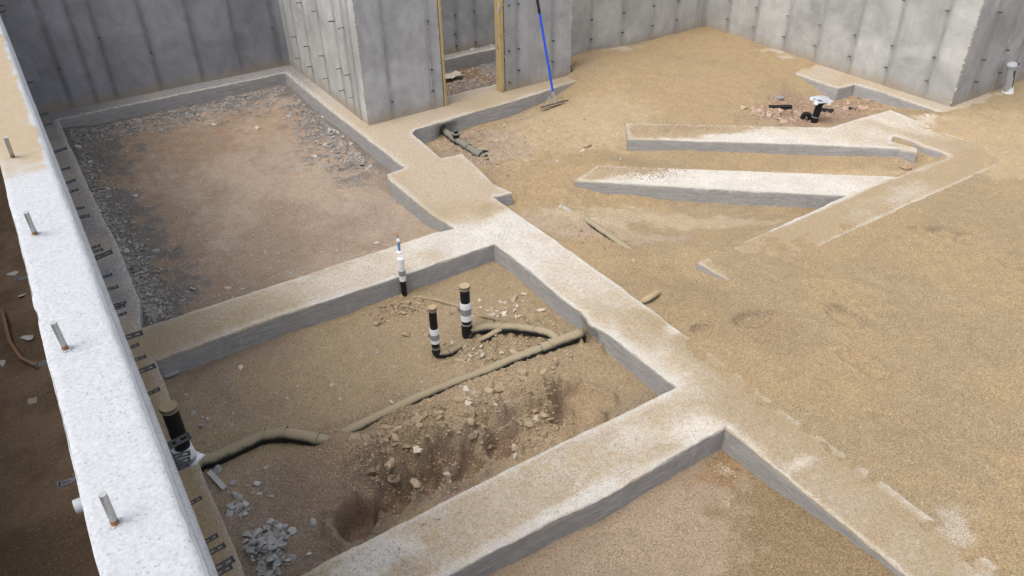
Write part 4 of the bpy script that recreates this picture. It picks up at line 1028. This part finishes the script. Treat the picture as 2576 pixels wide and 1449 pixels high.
slab('plastic_strip', 'flat black strip lying on the rubble left of the foil topped drain', 'strip', atg(1935, 270), atg(1990, 276), .06, .02, M['black'], .025)
o = MB().tube([Vector(atg(2062, 279))+Vector((0, 0, .0)), Vector(atg(2096, 282))+Vector((0, 0, -.005))], .045, 16).obj('pipe_offcut', M['black'], None, origin=atg(2075, 280), smooth=True); tag(o, 'fat black pipe offcut lying right behind the foil topped drain', 'pipe')
slab('plastic_shard', 'thin dark shard half sunk in the rubble right of the foil topped drain', 'shard', atg(2135, 275), atg(2150, 277), .04, .02, M['black'], .01)
o = MB().tube([Vector(atg(1960, 246))+Vector((0, 0, .0)), Vector(atg(1960, 246))+Vector((0, 0, .012))], .06, 10).obj('plastic_disc', M['tape_g'], None, origin=atg(1960, 246)); tag(o, 'pale round disc on the sand left of the foil topped drain', 'disc')
bm = bmesh.new(); c_ = Vector(atg(2278, 421)); 
o = MB().tube([c_+Vector((math.cos(t*.3307)*.055, math.sin(t*.3307)*.055, .01)) for t in range(20)], .009, 8, False).obj('plastic_ring', M['clod'], None, origin=c_); tag(o, 'small sandy ring lying on the sand between the bay strips', 'ring')
# far right standpipe
b = (11.05, 4.70, .0); tt = zfor(b[0], b[1], 160)
pr = empty('standpipe', b); tag(pr, 'capped grey standpipe with a white wrapped foot against the far right wall', 'pipe')
q0 = Vector(on(2533, 235, 1, 4.70)); q1 = Vector(on(2546, 163, 1, 4.70))
riser(pr, q0-Vector((0, 0, .05)), q1, .055, [], mat=M['greyp'], capm=M['greyp'])
pipe_part('dark_sleeve', [q0.lerp(q1, .25), q0.lerp(q1, .85)], .0565, M['absg'], pr)
mb = MB(); mb.tube([q0-Vector((0, 0, .08)), q0-Vector((0, 0, .02)), q0.lerp(q1, .12), q0.lerp(q1, .24)], [.10, .09, .07, .062], 12); mb.obj('foot_wrap', M['tape_w'], pr)
# pipe end sticking out of the near wall into the trench
v = ray(188, 1276); p = CAM+v*(-.262/v[0]); print('left stub', p)
if p[2] > .3:
    o = MB().tube([(-.17, p[1], p[2]), (p[0], p[1], p[2])], .02, 16).obj('wall_sleeve', M['greyp'], nw_root, smooth=True)

# hollow under the door footing and under the centre beam where pipes pass
def hollow(label, c_, rx, rz, n_, mat):
    pass

# ------------------------------------------------------------------ scraper
sc = empty('floor_scraper', at(1392, 268, -.13)); tag(sc, 'blue handled squeegee leaning on the wall with its blade on the sand', 'squeegee')
A = Vector(at(1362, 276, -.125)); B_ = Vector(at(1429, 257, -.115)); d_ = B_-A; mid_ = (A+B_)/2
mb = MB(); an = math.atan2(d_.y, d_.x); mb.box(mid_+Vector((0, 0, .01)), (d_.length, .012, .05), Matrix.Rotation(an, 3, 'Z') @ Matrix.Rotation(.9, 3, 'X')); mb.obj('blade', M['clod'], sc)
mb = MB(); mb.box(mid_+Vector((0, 0, .03)), (d_.length, .022, .016), Matrix.Rotation(an, 3, 'Z')); mb.obj('blade_holder', M['tie'], sc)
f0 = mid_+Vector((0, 0, .035)); top_ = Vector(on(1353, 8, 1, 8.52)); hd = (top_-f0).normalized()
print('scraper', f0, top_)
ferr = f0+hd*.16
pipe_part('socket', [f0, ferr], .017, M['steel'], sc)
pipe_part('handle', [ferr-hd*.01, top_-hd*.12], .0155, M['blue'], sc)
pipe_part('grip', [top_-hd*.13, top_+hd*.14], .0185, M['black'], sc)
for s_ in (-1, 1): pipe_part('brace_wire', bend([mid_+d_*.36*s_+Vector((0, 0, .03)), mid_+d_*.22*s_+hd*.09+Vector((0, 0, .03)), ferr-hd*.02], .05, 4), .004, M['steel'], sc, 8)

# ------------------------------------------------------------------ stones
def rockmesh(i, flat=1.0, n=14, name='stone'):
    rr = random.Random(i*7+1); bm = bmesh.new()
    for _ in range(n):
        v_ = Vector((rr.gauss(0, 1), rr.gauss(0, 1), rr.gauss(0, 1))).normalized()*rr.uniform(.8, 1.05)
        bm.verts.new((v_.x, v_.y*rr.uniform(.7, 1), v_.z*flat))
    res = bmesh.ops.convex_hull(bm, input=bm.verts)
    for g_ in list(bm.verts):
        if not g_.link_faces: bm.verts.remove(g_)
    bmesh.ops.recalc_face_normals(bm, faces=bm.faces)
    me = bpy.data.meshes.new(name); bm.to_mesh(me); bm.free(); return me
LIB = {}
def lib(kind, k):
    if (kind, k) not in LIB:
        fl = dict(chip=.32, slate=.26, clod=.62, pale=.6, pink=.45)[kind]; nn = dict(chip=11, slate=10, clod=18, pale=13, pink=14)[kind]
        me = rockmesh(k+50*len(kind), fl, nn, kind); me.materials.append(M[kind]); LIB[(kind, k)] = me
    return LIB[(kind, k)]
def stone(name, kind, p, s_, label, cat, group=None, asp=1.0, z_=None, tilt=.25):
    o = bpy.data.objects.new(name, lib(kind, rnd.randrange(14))); C.objects.link(o)
    o.location = (p[0], p[1], p[2]+s_*(.12 if kind in ('chip', 'slate') else .12))
    o.rotation_euler = (rnd.uniform(-tilt, tilt), rnd.uniform(-tilt, tilt), rnd.uniform(0, 6.28)); o.scale = (s_*asp, s_, s_*rnd.uniform(.8, 1.2))
    return tag(o, label, cat, group)
INNER = [ (.2, 3.2, 5.9, 11.2) ]
def okm(x_, y_):                              # clear of the footings
    if x_ < .2: return False
    if x_ < 3.16: return (2.97 < y_ < 5.29) or (5.92 < y_ < 11.15) or (y_ < 2.33)
    if x_ < 4.0: return False
    return True
# heap of grey chips, bottom left of the middle cell
G1 = 'grey broken chips heaped by the near wall'
cnt = 0; spots_ = []
while cnt < 150:
    t = rnd.random()
    if t < .72: px = rnd.gauss(672, 34); py = rnd.gauss(1400, 26)
    elif t < .86: px = rnd.gauss(705, 22); py = rnd.gauss(1345, 16)
    else: px = rnd.gauss(610, 28); py = rnd.gauss(1290, 70)
    p = atg(px, py)
    if not okm(p[0], p[1]) or p[1] > 5.2: continue
    h = min(.07, .012*sum(1 for q in spots_ if (q[0]-p[0])**2+(q[1]-p[1])**2 < .0012)); spots_.append(p)
    s_ = rnd.uniform(.012, .036) if rnd.random() < .8 else rnd.uniform(.03, .045)
    stone('concrete_chip', 'chip', (p[0], p[1], p[2]+h*rnd.random()), s_, 'grey angular concrete chip in the loose heap beside the near wall footing', 'stone chip', G1, rnd.uniform(1, 1.5), tilt=.5); cnt += 1
# individually visible stones (pixel, size, kind, label)
US = [(751, 430, .085, 'chip', 'large flat grey stone lying alone on the reddish dirt'), (650, 323, .075, 'pale', 'rounded tan cobble near the back of the gravel room'),
 (538, 314, .06, 'pale', 'tan cobble close to the back footing, left of centre'), (530, 304, .055, 'chip', 'whitish stone just behind a tan cobble'),
 (320, 383, .045, 'chip', 'small pale stone on dark dirt near the near wall'), (812, 293, .085, 'pale', 'round white stone against the footing of the projecting wall'),
 (668, 636, .045, 'chip', 'grey pebble left of a pair on open dirt before the middle beam'), (703, 638, .05, 'chip', 'grey stone right of a pair on open dirt before the middle beam'),
 (735, 686, .045, 'chip', 'grey stone close to the far edge of the middle beam'), (948, 611, .05, 'chip', 'small grey stone behind the slim water riser'),
 (573, 726, .05, 'pale', 'leftmost of the row of pebbles along the middle beam'), (608, 727, .045, 'chip', 'right hand pebble of the row along the middle beam'), (466, 754, .035, 'chip', 'lone pebble between the gravel band and the middle beam'),
 (605, 925, .055, 'pale', 'white stone on the sand below the middle beam'), (520, 897, .04, 'chip', 'small grey stone below the left end of the middle beam'), (478, 906, .045, 'chip', 'grey stone by the dark corner of the middle beam'),
 (471, 990, .045, 'chip', 'round grey stone left of the sandy floor near the near wall'), (485, 1042, .05, 'chip', 'flat grey stone above the bent pipe run'), (520, 1056, .045, 'chip', 'paler flat stone above the bent pipe run'), (505, 1072, .05, 'chip', 'flat stone touching the top of the bent pipe run'),
 (475, 1190, .05, 'pale', 'flat tan stone under the wrapped elbow'), (545, 1182, .075, 'chip', 'wide flat stone just below the bent pipe run'),
 (588, 1216, .06, 'chip', 'grey block stone above the chip heap'), (582, 1272, .065, 'chip', 'large grey block stone left of the chip heap'), (605, 1272, .05, 'chip', 'smaller grey block stone right of a larger one'),
 (835, 970, .05, 'pale', 'white pebble on the open sand left of the long pipe'), (748, 972, .04, 'pale', 'small pale pebble on the open sand, left'), (855, 1005, .03, 'pale', 'tiny pale pebble beside the long pipe'), (948, 888, .04, 'chip', 'grey pebble on sand left of the short riser'),
 (789, 1316, .055, 'chip', 'square grey stone on bare brown dirt by the deep hole'), (1053, 1130, .065, 'pale', 'white angular stone above the middle holes'), (1294, 1125, .06, 'pale', 'pale stone resting near the near beam edge'), (1124, 1192, .045, 'pale', 'squarish white stone below the middle holes'), (1295, 1148, .05, 'pale', 'lower pale stone near the near beam edge'),
 (1350, 1052, .065, 'pale', 'round pale stone on the mound left of the far scoop'), (1400, 1080, .05, 'clod', 'tan lump on the mound below the far scoop'),
 (1238, 795, .085, 'pale', 'biggest pale rock fragment right of the tall riser'), (1270, 790, .06, 'pale', 'flat pale fragment right of the biggest one'), (1303, 772, .05, 'pale', 'pale rock fragment highest in the rubble'), (1310, 795, .05, 'pale', 'pale fragment at the right end of the rubble'), (1208, 758, .045, 'pale', 'pale fragment at the top left of the rubble'),
 (1183, 895, .045, 'pale', 'white stone in rubble between the short riser and the long pipe'), (1215, 893, .045, 'pale', 'pale stone between two pipes, right of a white one'), (1020, 843, .07, 'clod', 'big dry clod beside the slim water riser foot'),
 (1185, 305, .06, 'chip', 'grey stone on sand in front of the doorway footing'), (1270, 318, .07, 'pale', 'pale flat stone in the sand below the squeegee'), (1250, 355, .045, 'chip', 'small bright stone right of the clean-out pipe'), (1298, 300, .05, 'chip', 'grey pebble nearest the doorway footing'),
 (1400, 407, .06, 'pale', 'pale stone left of the lower bay strip'), (1412, 520, .07, 'pale', 'pale rock at the tip of the half buried pipe'), (1478, 370, .09, 'clod', 'large crumbly clod in the shallow hollow'), (1490, 382, .08, 'clod', 'second crumbly clod in the shallow hollow'), (1465, 380, .07, 'pale', 'paler clod at the left of the shallow hollow'),
 (1560, 400, .05, 'pale', 'small stone in front of the upper bay strip corner'), (2330, 291, .07, 'pale', 'tan stone on the sand near the right wall corner'), (1275, 440, .05, 'clod', 'clod on the pad end by the broken edge'),
 (1222, 400, .07, 'clod', 'dry lump at the end of the clean-out pipe'), (2262, 325, .001, 'pale', '')]
for px, py, s_, kind, lab in US:
    if not lab: continue
    p = atg(px, py); stone('stone', kind, p, s_*.62, lab, 'stone', None, rnd.uniform(1.05, 1.35))
# wood splinter
A = Vector(atg(528, 1192))+Vector((0, 0, .02)); B_ = Vector(atg(566, 1232))+Vector((0, 0, .015)); slab('stone_splinter', 'long thin grey splinter of stone under the bent pipe run', 'splinter', A, B_, .035, .014, M['chip'])
# stones on footing tops
for px, py, s_ in [(1487, 1133, .014), (1495, 1140, .013), (1415, 1128, .012), (1255, 1207, .011), (1092, 1303, .016), (1102, 1304, .015), (1066, 1318, .014), (1115, 1327, .014), (1243, 1288, .010), (1250, 1290, .010), (1010, 1418, .014), (1018, 1410, .012), (1000, 1400, .013), (988, 1392, .012), (1004, 1380, .012), (1470, 1110, .012), (1600, 1105, .01), (1460, 860, .0)]:
    if s_: stone('pebble', 'pale' if rnd.random() < .4 else 'chip', at(px, py, .004), s_, 'small pale pebble lying on the near cross beam top', 'pebble', 'pebbles on the near cross beam', 1.3)
# many clods: individual
def scatter(n_, sampler, kind, sz, name, label, cat, group, ok=okm):
    k = 0; tries = 0
    while k < n_ and tries < n_*30:
        tries += 1; px, py = sampler(); p = atg(px, py)
        if not ok(p[0], p[1]): continue
        s_ = sz[0]+(sz[1]-sz[0])*rnd.random()**1.7
        stone(name, kind, (p[0], p[1], p[2]-s_*.1), s_, label, cat, group, rnd.uniform(1, 1.5), tilt=.6); k += 1
gs = lambda *L_: (lambda: (lambda q: (rnd.gauss(q[0], q[2]), rnd.gauss(q[1], q[3])))(rnd.choice(L_)))
def along(x0, y0, x1, y1, off, sp):
    def f():
        t = rnd.random(); return (x0+(x1-x0)*t+rnd.gauss(0, 6), y0+(y1-y0)*t+off+abs(rnd.gauss(0, sp)))
    return f
scatter(75, along(1440, 870, 900, 1090, 14, 20), 'clod', (.012, .05), 'dirt_clod', 'tan crumbly clod in the spoil on the near side of the long pipe', 'clod', 'clods beside the long pipe')
scatter(65, gs((1250, 790, 45, 18), (1180, 880, 40, 20), (1200, 900, 50, 16), (1260, 895, 60, 14)), 'clod', (.010, .042), 'dirt_clod', 'tan clod among the rubble between the risers and the wye', 'clod', 'clods between the risers and the wye')
scatter(55, gs((1240, 785, 40, 14), (1200, 890, 40, 14), (1270, 775, 30, 14), (1190, 1000, 30, 12)), 'pale', (.012, .042), 'rock_fragment', 'pale broken rock fragment in the rubble around the tall riser', 'stone', 'pale fragments round the tall riser')
scatter(30, gs((1010, 775, 36, 12), (960, 800, 30, 12)), 'clod', (.010, .038), 'dirt_clod', 'tan clod on the low mound by the slim water riser', 'clod', 'clods by the slim water riser')
scatter(75, gs((1000, 1130, 70, 26), (1180, 1100, 60, 22), (1370, 1060, 36, 18), (950, 1190, 50, 24), (1150, 1010, 50, 22)), 'clod', (.012, .048), 'dirt_clod', 'brown clod on the broken bank above the dug holes', 'clod', 'clods on the bank above the holes')
scatter(110, gs((1960, 292, 36, 10), (2010, 296, 50, 12), (2130, 268, 60, 12), (1930, 278, 24, 8)), 'pink', (.025, .075), 'clay_lump', 'pinkish clay lump in the churned pit by the foil topped drain', 'clod', 'clay lumps in the far pit', ok=lambda a, b_: a > 7.2 and 5.35 < b_ < 6.9)
scatter(40, gs((1120, 345, 20, 12), (1200, 400, 24, 12), (1180, 330, 20, 10), (1240, 440, 18, 16)), 'pink', (.012, .035), 'clay_lump', 'reddish clod in the dug strip around the clean-out pipe', 'clod', 'clods round the clean-out pipe', ok=lambda a, b_: a > 4.0 and b_ < 8.15)
scatter(30, gs((1560, 300, 40, 0), (1300, 300, 50, 14), (1400, 350, 60, 20), (1290, 400, 40, 20)), 'clod', (.008, .026), 'dirt_clod', 'small crumb of tan soil on the sand before the doorway footing', 'clod', 'crumbs before the doorway footing', ok=lambda a, b_: 4.1 < a < 6.0 and 6.3 < b_ < 8.1)
scatter(20, along(1440, 545, 1600, 650, 16, 10), 'clod', (.008, .026), 'dirt_clod', 'sandy clod beside the half buried pipe line', 'clod', 'clods beside the half buried pipe', ok=lambda a, b_: a > 3.9)
scatter(60, gs((480, 1160, 30, 60), (600, 1290, 40, 60), (900, 950, 200, 50), (650, 960, 120, 40), (560, 1060, 60, 60)), 'chip', (.007, .020), 'pebble', 'small grey pebble strewn on the floor of the middle cell', 'pebble', 'pebbles strewn on the middle cell floor')
# gravel in the NW room : individual chips where they show largest
G2 = 'slate chips banked against the footings of the gravel room'
ok2 = lambda a, b_: .22 < a < 3.2 and 5.93 < b_ < 11.1
def bandL():
    t = rnd.random()**.8; u_ = 1-t; return (372+rnd.expovariate(1/34.)*(.6+t*.5)-205*u_-10*math.sin(u_*3.1), 820-520*u_+rnd.gauss(0, 5))
scatter(130, bandL, 'slate', (.018, .048), 'slate_chip', 'dark slate chip banked along the near wall side of the gravel room', 'stone chip', G2, ok2)
scatter(130, gs((870, 370, 34, 26), (820, 330, 30, 30), (770, 270, 26, 26), (900, 400, 18, 10)), 'slate', (.018, .050), 'slate_chip', 'grey slate chip banked against the projecting wall side footing', 'stone chip', G2+' on the right', ok2)
# uncounted crumbs, chips and grit as stuff
def stuff(name, kind, n_, sampler, sz, ok, label):
    V = []; F = []; base_ = []
    for k in range(6):
        me = lib(kind, k); vs = np.array([v_.co for v_ in me.vertices]); fs = [tuple(p_.vertices) for p_ in me.polygons]; base_.append((vs, fs))
    xy = np.array([sampler() for _ in range(n_)])
    P2 = np.array([at(a, b_, -.17)[:2] for a, b_ in xy]); 
    m = np.array([ok(a, b_) for a, b_ in P2]); P2 = P2[m]; zz = G(P2[:, 0], P2[:, 1])
    off = 0
    for (a, b_), z_ in zip(P2, zz):
        vs, fs = base_[rnd.randrange(6)]; s_ = sz[0]+(sz[1]-sz[0])*rnd.random()**2
        an = rnd.uniform(0, 6.28); ti = rnd.uniform(-.5, .5)
        Rz = np.array([[math.cos(an), -math.sin(an), 0], [math.sin(an), math.cos(an), 0], [0, 0, 1]]); Rx = np.array([[1, 0, 0], [0, math.cos(ti), -math.sin(ti)], [0, math.sin(ti), math.cos(ti)]])
        v_ = (vs*s_)@(Rz@Rx).T+np.array([a, b_, z_+s_*.12]); V.append(v_); F += [tuple(i+off for i in f_) for f_ in fs]; off += len(v_)
    me = bpy.data.meshes.new(name); me.from_pydata(np.concatenate(V).tolist(), [], F)
    o = link(name, me, None, M[kind]); return tag(o, label, name.replace('_', ' '), kind='stuff')
stuff('gravel', 'slate', 5200, lambda: rnd.choice([bandL(), bandL(), gs((850, 350, 45, 40), (780, 280, 34, 40))(), (rnd.uniform(190, 740), 0)][:3]), (.008, .030), ok2, 'dark slate gravel spread along the edges of the back left room')
def backband():
    t = rnd.random(); return (180+540*t, 325-115*t+abs(rnd.gauss(0, 22)))
stuff('gravel', 'slate', 2600, backband, (.010, .034), ok2, 'dark gravel along the foot of the back left wall footing')
stuff('grit', 'chip', 3000, lambda: (rnd.uniform(200, 1100), rnd.uniform(250, 800)), (.003, .013), ok2, 'fine pale grit over the floor of the gravel room')
stuff('crumbs', 'clod', 9000, gs((1250, 840, 90, 50), (1100, 1040, 170, 60), (1000, 1150, 110, 45), (1350, 1060, 70, 40), (1010, 785, 60, 22), (1150, 930, 130, 40)), (.003, .014), lambda a, b_: .2 < a < 3.17 and 2.97 < b_ < 5.28, 'crumbled tan soil around the pipes and holes of the middle cell')
stuff('grit', 'chip', 1500, lambda: (rnd.uniform(400, 1500), rnd.uniform(750, 1420)), (.003, .010), lambda a, b_: .2 < a < 3.17 and 2.97 < b_ < 5.28, 'pale grit scattered over the middle cell')
stuff('grit', 'pale', 2200, gs((1500, 1380, 180, 60), (1850, 1165, 26, 14), (1600, 1300, 120, 50)), (.002, .006), lambda a, b_: .3 < a < 3.15 and b_ < 2.33, 'fine pale grit on the dirt of the nearest cell')
stuff('crumbs', 'pink', 3000, gs((2030, 285, 70, 16), (2140, 270, 50, 12), (1150, 360, 50, 30)), (.005, .022), lambda a, b_: (a > 7.2 and 5.35 < b_ < 7) or (4.0 < a < 5.2 and 6.4 < b_ < 8.15), 'churned reddish clay crumbs in the dug areas')
stuff('crumbs', 'clod', 1800, gs((1300, 330, 80, 40), (1450, 380, 90, 40), (1500, 600, 60, 40), (1300, 470, 40, 30)), (.003, .012), lambda a, b_: a > 4.0 and b_ < 8.15 and not (a > 4.6 and b_ < 6.1), 'loose tan crumbs over the sand between the footings')
# grit on the beams
def grit_top(n_, sampler, ok, kind, label, sz=(.0025, .008)):
    V = []; F = []; off = 0
    for _ in range(n_):
        p = at(*sampler(), 0)
        if not ok(p[0], p[1]): continue
        me = lib(kind, rnd.randrange(6)); s_ = rnd.uniform(*sz); an = rnd.random()*6
        vs = np.array([v_.co for v_ in me.vertices])*s_; c__, s__ = math.cos(an), math.sin(an)
        v_ = np.stack([vs[:, 0]*c__-vs[:, 1]*s__+p[0], vs[:, 0]*s__+vs[:, 1]*c__+p[1], vs[:, 2]+s_*.25+.002], 1); V.append(v_)
        F += [tuple(i+off for i in q.vertices) for q in me.polygons]; off += len(v_)
    me = bpy.data.meshes.new('grit'); me.from_pydata(np.concatenate(V).tolist(), [], F); tag(link('grit', me, None, M[kind]), label, 'grit', kind='stuff')
onbeam = lambda a, b_: (a < 3.2 and (5.4 < b_ < 5.8 or 2.45 < b_ < 2.87)) or (3.27 < a < 3.7 and b_ < 5.9) or (3.05 < a < 3.85 and 5.9 < b_ < 7.2) or (3.3 < a < 3.7 and 7.2 < b_ < 8.1)
grit_top(700, gs((1200, 590, 90, 25), (1150, 600, 60, 20), (1300, 560, 40, 20)), onbeam, 'chip', 'grey grit spilled over the crossing of the footing beams')
grit_top(1600, lambda: (rnd.uniform(350, 2300), rnd.uniform(300, 1449)), onbeam, 'clod', 'tan grit dusted over the footing tops', (.002, .006))
grit_top(500, gs((1500, 1120, 40, 30), (960, 1400, 60, 20), (1420, 1300, 110, 40)), onbeam, 'chip', 'pale grit on the near cross beam')
bayok = lambda a, b_: inside((a, b_), [tuple(q) for q in outerB])
grit_top(1500, gs((1640, 325, 70, 8), (1560, 425, 70, 12), (1760, 320, 70, 8), (1640, 430, 40, 12)), bayok, 'clod', 'tan sand grains thinning out over the bay strips', (.004, .010))
# trench bits
o = MB().tube([Vector(atg(10, 790))+Vector((0, 0, .05)), Vector(atg(30, 870))+Vector((0, 0, .05)), Vector(atg(60, 915))+Vector((0, 0, .06)), Vector(atg(95, 930))+Vector((0, 0, .05))], .016, 8).obj('bent_stick', M['stick'], None, origin=atg(30, 870), smooth=True); tag(o, 'bent brown stick in the dark trench left of the near wall', 'stick')
for i, (px, py, s_, lab) in enumerate([(80, 1010, .05, 'rounded stone lowest in the dark trench at left'), (70, 850, .07, 'flat dark slab in the trench behind the stick'), (8, 915, .05, 'stone at the very left edge of the trench'), (60, 745, .06, 'grey rock in the dark trench above the stick'), (35, 690, .06, 'rock highest in the dark trench')]):
    stone('stone', 'slate', atg(px, py), s_, lab, 'stone')
# stones on the ledge seen through the door
for k in range(9):
    p = at(1178+k*9+rnd.uniform(-3, 3), 122-k*1.2+rnd.uniform(-3, 2), .0); stone('rubble_stone', 'slate', (p[0], min(10.5, max(p[1], 10.38)), 0), rnd.uniform(.03, .055), 'grey rubble stone lying on the footing ledge seen through the doorway', 'stone', 'rubble on the ledge behind the doorway')
c_ = Vector(at(1133, 195, -.17)); mb = MB(); nn = 7; V_ = []
for i in range(nn):
    for j in range(nn):
        u, v = i/(nn-1)-.5, j/(nn-1)-.5
        V_.append(c_+Vector((u*.36+.03*rnd.uniform(-1, 1), v*.2+.02*rnd.uniform(-1, 1), .03+.05*float(vn(u, v, 5, 3))+.1*max(0, -u)*abs(v)+rnd.uniform(0, .012))))
mb.add(V_, [(i*nn+j, (i+1)*nn+j, (i+1)*nn+j+1, i*nn+j+1) for i in range(nn-1) for j in range(nn-1)])
o = mb.obj('paper_scrap', M['paper'], None, origin=c_); so_ = o.modifiers.new('s', 'SOLIDIFY'); so_.thickness = .003
tag(o, 'pale crumpled sheet lying on the dirt just inside the doorway', 'paper')
stuff('crumbs', 'pink', 700, lambda: (rnd.uniform(1115, 1265), rnd.uniform(165, 235)), (.008, .035), lambda a, b_: 4.0 < a < 6.6 and 9.0 < b_ < 10.25, 'clods and crumbs on the dirt floor beyond the doorway')
stuff('grit', 'pale', 900, lambda: (rnd.uniform(1500, 2576), rnd.uniform(500, 1449)), (.002, .007), lambda a, b_: a > 4.0, 'sparse pale grit over the open sand at right')
stuff('crumbs', 'clod', 1500, lambda: (rnd.uniform(1300, 2576), rnd.uniform(120, 1449)), (.003, .010), lambda a, b_: a > 4.0 and b_ < 9.1, 'small sand lumps over the open sand')
slab('stone_slab', 'flat pale slab left leaning at the dark corner under the middle beam', 'slab', Vector(atg(415, 950))+Vector((0, 0, .02)), Vector(atg(450, 940))+Vector((0, 0, .03)), .05, .015, M['chip'])
